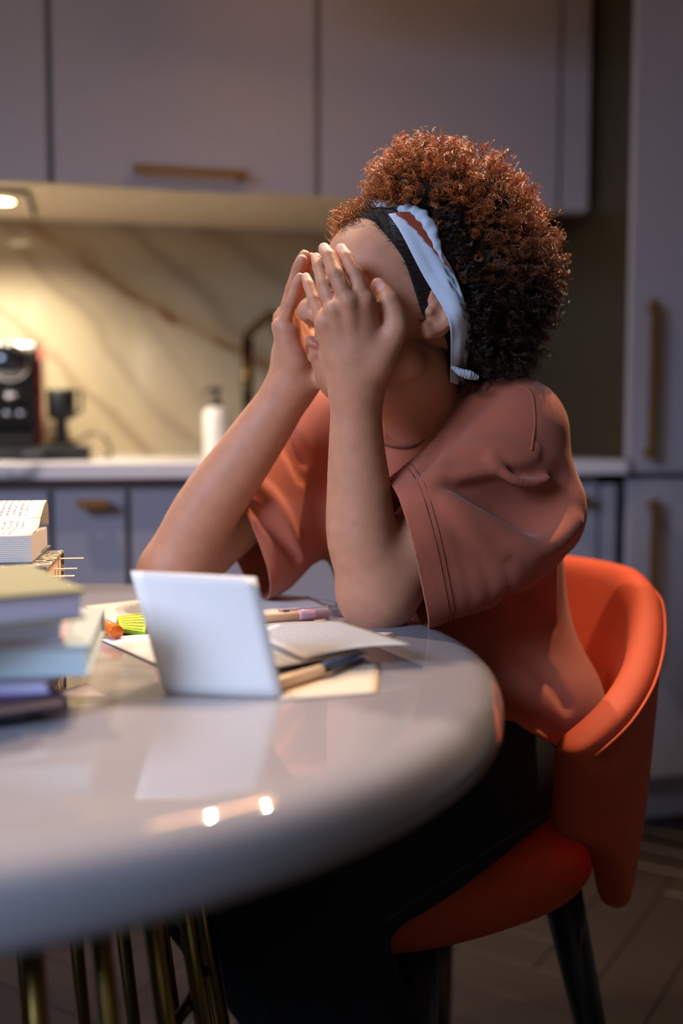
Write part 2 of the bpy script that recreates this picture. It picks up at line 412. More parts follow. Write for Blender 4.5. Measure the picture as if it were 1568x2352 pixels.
dr_ = lathe('dial_ring', [(.040, 0), (.044, 0), (.044, .006), (.040, .006)], M['chrome'], cm, 28); dr_.location = (-.006, -.01, fz)
dr_.rotation_euler = (-math.pi/2, 0, 0)
lathe('spout', [(0, 0), (.012, 0), (.016, .03), (0, .03)], M['chrome'], cm, 20).location = (-.006, .025, fz-.085)
box('drip_tray', (-.045, -.07, .0), (.045, .05, .018), M['black'], cm, bevel=.004)
box('drip_grid', (-.038, -.06, .018), (.038, .045, .021), M['chrome'], cm, bevel=.001)
for s in (-.018, .012): ydisc('button', s, .046, .075, .008, .006, M['chrome'], cm, 16)
# capsule drawer under it
cd = empty('capsule_drawer', (0, 0, 0), 'flat black capsule drawer under the coffee machine', 'drawer box'); va = 2.44
ud0, ud1 = wpt(-140, va), wpt(206, va); put(cd, ud0, va, ZC1)
box('body', (0, .006, .0), (ud1-ud0, .33, .033), M['black'], cd, bevel=.003)
d = box('drawer_front', (.004, 0, .003), (ud1-ud0-.004, .006, .030), M['blackmat'], cd, bevel=.001)
box('pull', ((ud1-ud0)*.55, -.004, .011), ((ud1-ud0)*.68, .0, .022), mat('grey_metal', '#7c7c80', .3, 1.), d, bevel=.001)
# milk frother on a stand
mf = empty('milk_frother', (0, 0, 0), 'small black milk frother jug on a stand next to the coffee machine', 'frother'); vf = 2.6
uf = wpt(143, vf); put(mf, uf, vf, ZC1+.034)
zf0, zf1 = kpix(143, 962, vf)[1]-ZC1-.034, kpix(143, 893, vf)[1]-ZC1-.034
lathe('jug', [(0, zf0), (.030, zf0), (.033, zf0+.006), (.034, zf1-.004), (.031, zf1), (0, zf1)], M['blackmat'], mf, 32)
lathe('stand', [(0, 0), (.034, 0), (.034, .008), (.016, .014), (.013, zf0-.004), (.026, zf0), (0, zf0)], M['black'], mf, 24)
tube('jug_handle', [(.030, 0, zf1-.008), (.046, 0, zf1-.004), (.047, 0, zf0+.02), (.033, 0, zf0+.012)], .005, M['black'], mf, 8)
cpts = [(.03, .03, .006), (.07, .0, .03), (.10, -.03, .02), (.115, -.05, -.015), (.112, .0, -.0302), (.10, .10, -.0302), (.09, .2, -.0302)]
tube('power_cord', cpts, .0035, M['black'], mf, 8)
# soap dispenser
vs_ = 2.70; sd = empty('soap_dispenser', (0, 0, 0), 'white ceramic soap dispenser with a black pump by the backsplash', 'soap dispenser')
zs1 = kpix(498, 935, vs_)[1]-ZC1; zs2 = kpix(498, 890, vs_)[1]-ZC1; rs = (wpt(528, vs_)-wpt(468, vs_))/2
put(sd, wpt(498, vs_), vs_, ZC1)
lathe('bottle', [(0, 0), (rs*.94, 0), (rs, .006), (rs, zs1-.02), (rs*.92, zs1-.006), (rs*.5, zs1), (0, zs1)], M['white'], sd, 36)
pm = lathe('pump', [(0, zs1), (.015, zs1), (.015, zs1+.016), (.006, zs1+.018), (.006, zs2-.012), (.012, zs2-.010), (.012, zs2), (0, zs2)], M['blackmat'], sd, 20)
tube('nozzle', [(0, 0, zs2-.006), (-.02, -.02, zs2-.006), (-.03, -.03, zs2-.012)], .005, M['blackmat'], sd, 8)
# tap
vt = 2.66; tp = empty('kitchen_tap', (0, 0, 0), 'dark bronze angular kitchen tap standing behind the far hand', 'tap'); put(tp, wpt(570, vt), vt, ZC1)
zt1 = kpix(570, 765, vt)[1]-ZC1
bronze = mat('dark_bronze', '#4a3a22', .25, 1.)
lathe('base', [(0, 0), (.027, 0), (.027, .012), (.018, .016), (0, .016)], bronze, tp, 28)
tube('column', [(0, 0, .012), (0, 0, zt1-.015)], .0145, bronze, tp, 14)
ua, za = kpix(632, 722, vt-.12); ub, zb = kpix(640, 820, vt-.14); uc = wpt(570, vt)
tube('spout', [(0, 0, zt1-.03), (0, 0, zt1-.006), (.008, -.01, zt1+.004), (ua-uc-.01, -.115, za-ZC1-.0), (ua-uc, -.12, za-ZC1-.008), (ua-uc+.003, -.122, za-ZC1-.05)], .0125, bronze, tp, 14)
lv_ = tube('lever', [(0, 0, .05), (-.045, -.01, .065)], .006, M['brass'], tp, 10)
# gold-framed sink accessory is not shown; a small plug socket plate reflects on the marble

# ------------------------------------------------------------------ pendant lamp over the room (out of frame, warm light and reflections come from it)
pe = empty('pendant_lamp', PENDANT, 'long warm ribbed glass pendant lamp hanging above the table end', 'lamp')
glow = mat('ribbed_glass_glow', '#ffe9cf', .4, emit='#ffc890', estr=13.)
PL = .46
for i in range(12):
    x0 = -PL/2+i*PL/12
    box('glass_rib', (x0+.004, -.045, -.17), (x0+PL/12-.004, .045, .02), glow, pe, bevel=.006)
box('canopy_bar', (-PL/2-.01, -.05, .02), (PL/2+.01, .05, .04), M['brass'], pe, bevel=.003)
box('lamp_baffle', (-PL/2-.05, .05, -.20), (PL/2+.05, .054, .04), M['brass'], pe, bevel=.001)  # added plate that keeps the lamp's light off the wall cabinets
for s in (-.18, .18): tube('hanger', [(s, 0, .04), (s, 0, 2.62-PENDANT[2])], .003, M['blackmat'], pe, 8)
# unseen ceiling downlights, added to supply the warm key light
for k_, (lx, ly, tg, en, lab) in enumerate(((.16, 2.12, (.02, 1.15, .8), 165, 'unseen ceiling spotlight added above the kitchen side of the table'), (.58, 1.86, (.28, 1.38, .78), 180, 'unseen ceiling spotlight above the chair back'), (-.82, 1.55, (.0, 1.1, .75), 85, 'unseen ceiling spotlight added left of the pendant lamp'))):
    cs = empty('added_ceiling_spot', (lx, ly, 2.62), lab, 'spotlight', 'unseen ceiling spots')
    lathe('trim_ring', [(.045, -.001), (.045, -.006), (.055, -.006), (.055, -.001)], M['chrome'], cs, 28)
    lathe('lens', [(0, -.004), (.045, -.004), (.045, -.001)], emit_spot, cs, 28)
    kl = bpy.data.lights.new('added_downlight', 'SPOT'); kl.energy = en; kl.color = (1., .80, .62) if k_ != 1 else (1., .64, .38); kl.spot_size = math.radians(62 if k_ == 1 else 84); kl.spot_blend = .45; kl.shadow_soft_size = .02
    ko = bpy.data.objects.new('added_downlight', kl); COL.objects.link(ko); ko.location = (lx, ly, 2.60)
    ko.rotation_euler = (Vector(tg)-ko.location).to_track_quat('-Z', 'Y').to_euler()
# three glowing tubes added behind the camera to put glints on the polished marble
VL = -1.25; tube_glow = mat('frosted_tube_glow', '#fff6e6', .4, emit='#fff0d2', estr=7.)
for k_, (x_, ya, yb) in enumerate(((322, 785, 925), (76, 672, 742), (12, 672, 742))):
    ua_, z1_ = kpix(x_, ya, 2*VW-VL); ub_, z0_ = kpix(x_, yb, 2*VW-VL)
    e = empty('glint_tube', (0, 0, 0), ('long glowing tube added behind the camera for a glint on the marble', 'short glowing tube added behind the camera for a glint, inner one of the pair', 'short glowing tube added behind the camera for a glint, outer one of the pair')[k_], 'lamp', 'added glint tubes'); put(e, ua_, VL, z0_)
    h_ = z1_-z0_
    lathe('glass_tube', [(0, 0), (.032, 0), (.036, .006), (.036, h_*.42), (.030, h_*.43), (.030, h_*.45), (.036, h_*.46), (.036, h_-.006), (.032, h_), (0, h_)], tube_glow, e, 24)
    lathe('cap', [(0, h_), (.03, h_), (.03, h_+.02), (0, h_+.02)], M['brass'], e, 20)
    tube('cable', [(0, 0, h_+.02), (0, 0, 2.62-z0_)], .002, M['blackmat'], e, 6)

# ------------------------------------------------------------------ table
TC = (-.372, .985); TR = .522; TZ = .75; TT = .044
tb = empty('dining_table', (TC[0], TC[1], 0), 'round grey stone table with a rounded edge on a pedestal of gold rods', 'table')
prof = [(0, TZ), (TR-.16, TZ), (TR-.075, TZ), (TR-.046, TZ)]
prof += [(TR-.040+.040*math.sin(t)**(2/2.9), TZ-TT+TT*math.cos(t)**(2/2.9)) for t in np.linspace(.06, 1.5, 22)]
prof += [(TR, TZ-TT), (TR-.004, TZ-TT-.004), (TR-.03, TZ-TT-.008), (TR-.10, TZ-TT-.010), (0, TZ-TT-.010)]
M['stone'] = stone_table()
lathe('tabletop', prof, M['stone'], tb, 160)
zr1 = TZ-TT-.012; R1, R0 = .205, .305
rod_pts = lambda r1, r0: [(r0, 0, .02), (r1, 0, zr1)]
rbm = bmesh.new(); add_tube(rbm, rod_pts(R1, R0), .0085, 10); rod_me = bm_mesh(rbm, 'rod'); rod_me.materials.append(M['gold'])
rod_me.polygons.foreach_set('use_smooth', [True]*len(rod_me.polygons))
NR = 24
for i in range(NR):
    o = link('rod', rod_me, None, tb); o.rotation_euler = (0, 0, 2*math.pi*(i+.3)/NR)
zh = .43; rh = R1+(R0-R1)*(zr1-zh)/(zr1-.02)-.012
def ring(name, r, z, w, m, par):
    return tube(name, [(r*math.cos(t), r*math.sin(t), z) for t in np.linspace(0, 2*math.pi, 65)[:-1]], w, m, par, 10, True)
ring('hoop', rh, zh, .006, M['gold'], tb)
ring('base_ring', R0, .012, .012, M['gold'], tb)
lathe('top_plate', [(0, zr1), (R1+.02, zr1), (R1+.02, zr1+.0015), (0, zr1+.0015)], M['gold'], tb, 48)

# ------------------------------------------------------------------ chair
CF = np.array((-.85, -.53)); CF /= np.linalg.norm(CF); CB = -CF; CL = np.array((-CF[1], CF[0]))   # CL: the sitter's left, toward the camera
CL = np.array((CF[1]*-1, CF[0]))
if CL[1] > 0: CL = -CL
CC = np.array((.115, 1.375))
ch = empty('dining_chair', (CC[0], CC[1], 0), 'orange-red velvet tub chair with black tapered legs under the seated person', 'chair')
def nrm2(v): return v/np.linalg.norm(v)
def interp(x, xs, ys): return float(np.interp(x, xs, ys))
bm = bmesh.new(); NP, NT = 30, 8; g = []
PH = 96
for i in range(NP+1):
    ph = -PH+2*PH*i/NP; a = abs(ph)
    top = interp(a, [0, 25, 40, 52, 65, 78, 88, 96], [.785, .785, .770, .735, .695, .662, .640, .622])
    bot = interp(a, [0, 30, 48, 60, 68, 78, 88, 96], [.365, .365, .365, .370, .410, .475, .505, .520])
    row = []
    for j in range(NT+1):
        t = j/NT; z = bot+(top-bot)*t
        r = .252+.026*((z-.40)/.38)-.012*max(0, .5-(z-.40)/.2)
        pa = math.radians(ph)
        f_ = 1.0+.06*math.sin(pa)**2
        d = CB*math.cos(pa)*r*1.0+CL*math.sin(pa)*r*f_
        row.append(bm.verts.new((d[0], d[1], z)))
    g.append(row)
for i in range(NP):
    for j in range(NT): bm.faces.new((g[i][j], g[i+1][j], g[i+1][j+1], g[i][j+1]))
shell = link('backrest', bm_mesh(bm, 'backrest'), M['velvet'], ch, True)
md = shell.modifiers.new('thick', 'SOLIDIFY'); md.thickness = .042; md.offset = 0.
md = shell.modifiers.new('round', 'SUBSURF'); md.levels = 2; md.render_levels = 2
# piping seam along the outer rim
seam = []
for i in range(1, NP):
    ph = -PH+2*PH*i/NP; v = g[i][NT] if False else None
pp = []
for k in range(61):
    ph = -PH+6+2*(PH-6)*k/60; a = abs(ph)
    top = interp(a, [0, 25, 40, 52, 65, 78, 88, 96], [.785, .785, .770, .735, .695, .662, .640, .622])-.022
    r = .252+.026*((top-.40)/.38)+.0215; pa = math.radians(ph)
    d = CB*math.cos(pa)*r+CL*math.sin(pa)*r*(1+.06*math.sin(pa)**2); pp.append((d[0], d[1], top))
tube('piping', pp, .0022, M['velvet'], ch, 6)
# seat cushion: rounded, a little wider in front
bm = bmesh.new(); NS = 40; rings = []
for rr, z in ((0, .470), (.12, .472), (.19, .468), (.224, .455), (.236, .43), (.234, .40), (.215, .378), (.15, .370), (0, .370)):
    if rr == 0: rings.append([bm.verts.new((CF[0]*.03, CF[1]*.03, z))]); continue
    ring_ = []
    for j in range(NS):
        t = 2*math.pi*j/NS; c, s = math.cos(t), math.sin(t)
        e = (abs(c)**2.6+abs(s)**2.6)**(-1/2.6)
        d = CF*(c*rr*e*1.05+.045)+CL*s*rr*e*.95; ring_.append(bm.verts.new((d[0], d[1], z)))
    rings.append(ring_)
for a, b in zip(rings[:-1], rings[1:]):
    for j in range(NS):
        q = []
        for v in (a[j % len(a)], a[(j+1) % len(a)], b[(j+1) % len(b)], b[j % len(b)]):
            if v not in q: q.append(v)
        bm.faces.new(q)
st = link('seat', bm_mesh(bm, 'seat'), M['velvet'], ch, True); st.modifiers.new('s', 'SUBSURF').render_levels = 1
for sf, sl in ((.13, .155), (.13, -.155), (-.12, .13), (-.12, -.13)):
    a = CF*sf+CL*sl; b = a+nrm2(a)*.085
    tube('leg', [(a[0], a[1], .378), (b[0], b[1], .0)], [.027, .014], M['wood_black'], ch, 14)

# ------------------------------------------------------------------ books and papers
def book(loc, rz, size, cover, pages, label, group, tilt=0., cat='book', th=.0025, name='book'):
    """origin at the corner nearest the frame centre; x runs along the spine side to the left, y goes back"""
    e = empty(name, loc, label, cat, group, rz); L_, D_, T_ = size
    e.rotation_euler = (tilt, 0, rz)
    bm = bmesh.new()
    add_box(bm, (-L_, 0, 0), (0, D_, th), .0008, 1); add_box(bm, (-L_, 0, T_-th), (0, D_, T_), .0008, 1)
    add_box(bm, (-L_, D_-th, th), (0, D_, T_-th), 0)
    link('cover', bm_mesh(bm, 'cover'), cover, e)
    box('pages', (-L_+.003, .003, th), (-.003, D_-th, T_-th), pages, e, bevel=0)
    return e
PE = page_edges('page_edges'); PE2 = page_edges('page_edges_blue', '#cfe0f2', '#a9c4e0'); PE3 = page_edges('page_edges_lilac', '#d2d0e6', '#acaac8')
GB = 'books stacked at the left of the table'
cv = lambda n, c, r=.45: mat(n, c, r, noise=.06, nscale=20)
def corner(x, y, z): p = Tz(x, y, z); return (p[0], p[1], z)
# near stack, bottom to top: (corner pixel of the lower near edge, z bottom, thickness, yaw)
stack = [((50, .7505), .0085, 20, (.21, .15), cv('cover_white_blue', '#a9c6ea'), PE, 'blue-covered book at the bottom of the near stack'),
         ((154, .7592), .0105, 33, (.20, .15), cv('cover_plum', '#4a3344'), mat('pink_pages', '#e8cbbd', .8), 'thin plum-covered book with pinkish pages low in the near stack'),
         ((112, .7700), .0135, 10, (.21, .15), cv('cover_lilac', '#b7aee0'), PE3, 'thin lilac paperback below the thick grey-teal book'),
         ((206, .7838), .0235, 9, (.24, .17), cv('cover_teal', '#b2c4ca'), mat('teal_pages', '#b9cbd2', .8), 'thick grey-teal hardback in the middle of the near stack'),
         ((146, .8076), .0190, 12, (.21, .15), cv('cover_pink', '#e0bcc8'), PE2, 'paperback with pink cover and pale blue page edges on the grey-teal book'),
         ((200, .8269), .0225, 30, (.24, .17), cv('cover_olive', '#8a8868', .5), PE3, 'olive-covered book on top of the near stack')]
for (px, T_, yaw, (L_, D_), c_, pg, lab) in stack:
    p = W(px[0], 1500, .772); book((p[0], p[1], px[1]), math.radians(yaw), (L_, D_, T_), c_, pg, lab, GB)
# dark green page bundle peeking out between the upper books
# far pile: a plain book, the patterned one with flags, the open book
pf = W(128, 1345, 1.12)
book((-.302, 1.035, .7505), math.radians(6), (.20, .15, .0495), cv('cover_navy', '#2c3340'), PE, 'dark blue book under the patterned book', 'books in the far pile')
def patterned():
    m = mat('patterned_cover', '#6d6a55', .4); b = NB(m); co = b.coord()
    v = b.new('ShaderNodeTexVoronoi'); v.feature = 'DISTANCE_TO_EDGE'; v.inputs['Scale'].default_value = 70; b.L.new(co, v.inputs['Vector'])
    k = b.math('LESS_THAN', v.outputs['Distance'], .06); n = b.smooth(b.noise(co, 30, 3), .4, .6)
    b.L.new(b.mix(k, b.mix(n, lin('#6f6b52'), lin('#232233')), lin('#d9cdb4')), b.b.inputs['Base Color']); return m
pb = book((-.294, 1.04, .8003), math.radians(9), (.20, .15, .0308), patterned(), mat('aged_pages', '#d8bda2', .8), 'dark patterned book bristling with paper flags under the open book', 'books in the far pile')
for k, (yy, zz, ln) in enumerate(((.03, .007, .018), (.055, .013, .020), (.085, .017, .020), (.12, .024, .024))):
    box('paper_flag', (-.01, yy, zz), (ln, yy+.008, zz+.0006), M['cream'], pb, bevel=0)
# open book lying face up, right-hand pages curling over
ob = empty('open_book', (-.318, 1.066, .8315), 'thick open paperback with printed pages on top of the far pile', 'book', 'books in the far pile', math.radians(9))
box('page_block', (-.20, 0, .001), (0, .075, .028), PE, ob, bevel=0)
box('back_cover', (-.205, -.002, 0), (.001, .16, .0012), cv('cover_grey', '#5b5c60'), ob, bevel=0)
def bend_page(name, prof, x0, x1, m, parent, nu=12):
    bm = bmesh.new(); uvl = bm.loops.layers.uv.new('UVMap'); n = len(prof)
    gg = [[bm.verts.new((x0+(x1-x0)*i/nu, p[0], p[1])) for p in prof] for i in range(nu+1)]
    for i in range(nu):
        for j in range(n-1):
            f = bm.faces.new((gg[i][j], gg[i+1][j], gg[i+1][j+1], gg[i][j+1]))
            for lp, (a, b) in zip(f.loops, ((i, j), (i+1, j), (i+1, j+1), (i, j+1))): lp[uvl].uv = (b/(n-1), a/nu)
    me = bpy.data.meshes.new(name); bm.to_mesh(me); bm.free()
    o = link(name, me, m, parent, True); s = o.modifiers.new('t', 'SOLIDIFY'); s.thickness = .0006; return o
bookprint = text_paper('book_print', '#e8dcd2', '#4a4246', 30, 26., .08, .8)
bend_page('left_page', [(.001, .0285), (.02, .0305), (.045, .031), (.065, .033), (.076, .040)], -.20, 0, bookprint, ob)
tt = np.linspace(0, 1, 10)
bend_page('right_page', [(.076, .040)]+[(.078+.060*t, .040+.016*math.sin(t*1.5)) for t in tt[1:]]+[(.147, .049), (.152, .038), (.152, .027)], -.20, 0, bookprint, ob)
box('right_block', (-.20, .08, .002), (-.002, .150, .024), PE, ob, bevel=0)

def sheet(name, pts4, m, label, cat, group=None, bow=0., n=10, lift=None, parent=None):
    """thin sheet through four world corners (far-left, far-right, near-right, near-left)"""
    P = [np.array(p, float) for p in pts4]; o_ = sum(P)/4
    bm = bmesh.new(); uvl = bm.loops.layers.uv.new('UVMap'); gg = []
    nr = np.cross(P[1]-P[0], P[3]-P[0]); nr /= np.linalg.norm(nr); nr *= np.sign(nr[2]) if abs(nr[2]) > .2 else 1
    for i in range(n+1):
        r_ = []
        for j in range(n+1):
            u, v = i/n, j/n
            p = (P[0]*(1-u)+P[1]*u)*(1-v)+(P[3]*(1-u)+P[2]*u)*v
            z = bow*math.sin(math.pi*u)*(.6+.4*v)
            if lift: z += lift(u, v)
            r_.append(bm.verts.new(Vector(p-o_+nr*z)))
        gg.append(r_)
    for i in range(n):
        for j in range(n):
            f = bm.faces.new((gg[i][j], gg[i][j+1], gg[i+1][j+1], gg[i+1][j]))
            for lp, (a, b) in zip(f.loops, ((i, j), (i, j+1), (i+1, j+1), (i+1, j))): lp[uvl].uv = (a/n, 1-b/n)
    me = bpy.data.meshes.new(name); bm.to_mesh(me); bm.free()
    o = link(name, me, m, parent, True); o.location = Vector(o_)
    s = o.modifiers.new('t', 'SOLIDIFY'); s.thickness = .0005
    if parent is None: tag(o, label, cat, group)
    return o
PRT = text_paper('printed_sheet', '#eae5e3', '#6b6a86', 34, 40., .07, .55)
PRT2 = text_paper('printed_sheet_faint', '#ece4e0', '#9a93a0', 30, 46., .07, .4)
GS = 'loose papers on the table'
tz = lambda x, y, z: Tz(x, y, z)
# folded card standing on edge, second leaf behind it
fc = empty('folded_card', tuple((Tz(375, 1592, .7503)+Tz(650, 1602, .7503))/2), 'white folded sheet standing upright like a tent at the front of the table', 'paper')
o0 = np.array(fc.location)
bl, br = Tz(375, 1592, .7505), Tz(650, 1602, .7505)
tl, tr = W(300, 1312, bl[1]+.025), W(588, 1326, br[1]+.03)
s1 = sheet('front_leaf', (tl, tr, br, bl), M['paper'], None, None, parent=fc, bow=.002); s1.location = Vector(np.array(s1.location)-o0)
bk = np.array((-.005, .06, 0)); bkr = np.array((-.028, .06, 0))
s2 = sheet('back_leaf', (tl+(0, .0008, -.0002), tr+(0, .0008, -.0002), br+bkr, bl+bk), M['paper'], None, None, parent=fc, bow=.001); s2.location = Vector(np.array(s2.location)-o0)
sheet('paper_sheet', (tz(540, 1440, .766), tz(787, 1427, .764), tz(951, 1480, .770), tz(700, 1512, .764)), PRT2, 'big white printed sheet topmost of the papers by the near elbow', 'paper', GS, bow=.004)
sheet('paper_sheet', (tz(520, 1462, .757), tz(720, 1450, .757), tz(860, 1506, .759), tz(640, 1532, .757)), M['paper'], 'white sheet under the big printed sheet, near the standing card', 'paper', GS, bow=.002)
sheet('paper_sheet', (tz(560, 1452, .7545), tz(905, 1452, .7545), tz(880, 1462, .7545), tz(590, 1490, .7545)), PRT2, 'white sheet whose strip shows behind the big printed sheet', 'paper', GS)
sheet('card_sheet', (tz(690, 1533, .7512), tz(872, 1521, .7512), tz(866, 1590, .7512), tz(640, 1607, .7512)), M['cream'], 'cream square card lying flat in front of the papers', 'paper', GS)
sheet('paper_sheet', (tz(540, 1366, .7512), tz(705, 1369, .7512), tz(756, 1392, .7512), tz(590, 1412, .7512)), PRT, 'printed sheet between the two elbows behind the pink pen', 'paper', GS)
sheet('paper_sheet', (tz(195, 1392, .7515), tz(430, 1366, .7515), tz(470, 1418, .7515), tz(235, 1436, .7515)), PRT, 'printed sheet behind the yellow sticky notes', 'paper', GS)
sheet('envelope', (W(120, 1414, 1.0), W(256, 1411, 1.0), W(250, 1416, .99), W(196, 1478, .965)), mat('pink_paper', '#e2c4b4', .7), 'folded pinkish paper with a pointed corner beside the orange marker', 'paper', GS)
sheet('paper_sheet', (tz(230, 1468, .7518), tz(400, 1458, .7518), tz(440, 1520, .7518), tz(372, 1532, .7518)), PRT2, 'white curled sheet in front of the sticky notes', 'paper', GS, bow=.004)
sheet('paper_scrap', (tz(890, 1417, .7512), tz(915, 1412, .7512), tz(918, 1424, .7512), tz(896, 1428, .7512)), mat('pink_scrap', '#e0a9a4', .7), 'small pink paper scrap tucked beside the near elbow', 'paper', None)
# sticky note pad
def scribble():
    m = mat('yellow_green_notes', '#c9e02a', .6); b = NB(m); uv = b.coord('UV'); U, V, _ = b.sep(uv)
    r = b.math('MULTIPLY', V, 6.); fr = b.math('FRACT', r)
    cvn = b.new('ShaderNodeCombineXYZ'); b.set(cvn.inputs[0], b.math('MULTIPLY', U, 9.)); b.set(cvn.inputs[1], b.math('MULTIPLY', b.math('FLOOR', r), 3.7))
    wv = b.math('MULTIPLY_ADD', b.noise(cvn.outputs[0], 2.2, 3), .9, .05)
    k = b.math('LESS_THAN', b.math('ABSOLUTE', b.math('SUBTRACT', fr, wv)), .13)
    k = b.math('MULTIPLY', k, b.math('MULTIPLY', b.math('GREATER_THAN', U, .1), b.math('LESS_THAN', U, .9)))
    b.L.new(b.mix(k, lin('#cbe22c'), lin('#26330a')), b.b.inputs['Base Color']); return m
sp_ = [tz(268, 1415, .757), tz(345, 1406, .757), tz(333, 1451, .757), tz(276, 1443, .757)]
sn = empty('sticky_note_pad', (float(np.mean([p[0] for p in sp_])), float(np.mean([p[1] for p in sp_])), .7522), 'yellow-green pad of sticky notes with handwriting beside the standing card', 'sticky notes')
bm = bmesh.new(); lo_ = [bm.verts.new((p[0]-sn.location.x, p[1]-sn.location.y, 0)) for p in sp_]; hi_ = [bm.verts.new((p[0]-sn.location.x, p[1]-sn.location.y, .0046)) for p in sp_]
bm.faces.new(hi_); bm.faces.new(lo_[::-1])
for i in range(4): bm.faces.new((lo_[i], lo_[(i+1) % 4], hi_[(i+1) % 4], hi_[i]))
link('pad', bm_mesh(bm, 'pad'), mat('note_edges', '#8fc528', .6), sn)
t_ = sheet('top_note', [p+(0, 0, .0001) for p in sp_], scribble(), None, None, parent=sn); t_.location -= sn.location
# pens
def pen(name, a, b, r, parts, label, cat, group=None):
    """parts: (start, end, radius factor, material, name) along the pen"""
    a, b = Vector(a), Vector(b); e = empty(name, a, label, cat, group); d = b-a; L_ = d.length
    e.rotation_euler = d.to_track_quat('X', 'Z').to_euler()
    for t0, t1, k0, k1, m, nm in parts:
        o = lathe(nm, [(0, t0*L_), (r*k0*.93, t0*L_), (r*k0, t0*L_+r*.12), (r*k1, t1*L_-r*.12), (r*k1*.93, t1*L_), (0, t1*L_)], m, e, 18)
        o.rotation_euler = (0, math.pi/2, 0)
    return e
lblm = mat('peach_label', '#e5b48c', .5, noise=.1, nscale=90)
hi = pen('highlighter', tz(590, 1421, .7575), tz(752, 1407, .7575), .0063, ((0, .56, 1, 1, lblm, 'barrel'), (.56, .80, 1.02, 1.02, mat('pink_plastic', '#e3a3ad', .3), 'collar'), (.80, 1.0, .55, .3, mat('pink_tip', '#c9798c', .4), 'nib')), 'highlighter pen with peach label and clear pink cap lying before the near elbow', 'pen')
Lh = (Vector(tz(752, 1407, .7575))-Vector(tz(590, 1421, .7575))).length
o = lathe('cap', [(.0066, .6*Lh), (.0070, .62*Lh), (.0070, 1.0*Lh), (.0055, 1.02*Lh), (0, 1.02*Lh)], M['clear'], hi, 18); o.rotation_euler = (0, math.pi/2, 0)
box('clip', (.30*Lh, -.002, .0068), (1.0*Lh, .002, .0086), M['clear'], hi, bevel=.0005)
box('barcode', (.36*Lh, -.003, .0055), (.44*Lh, .003, .0066), mat('barcode_print', '#5b3d2c', .6), hi, bevel=0)
pen('marker', tz(268, 1452, .7605), tz(205, 1420, .7605), .0075, ((0, .5, 1, 1, mat('orange_plastic', '#dd6a1c', .3, coat=.4), 'cap'), (.5, 1., .92, .92, mat('orange_barrel', '#c7551a', .35), 'barrel')), 'orange marker pen half hidden under the pinkish folded paper', 'pen')
pen('pen', tz(628, 1572, .7575), tz(762, 1532, .7575), .0055, ((0, .8, 1, 1, mat('cream_plastic', '#e2cfb6', .4), 'barrel'), (.8, 1., .9, .4, M['blackmat'], 'tip')), 'cream pen lying on the square card', 'pen')
pen('pen', tz(742, 1530, .7605), tz(842, 1505, .7565), .004, ((0, .85, 1, 1, mat('slate_blue_plastic', '#4d6288', .35), 'barrel'), (.85, 1., .8, .3, M['chrome'], 'tip')), 'thin slate-blue pen poking out under the printed sheet', 'pen')

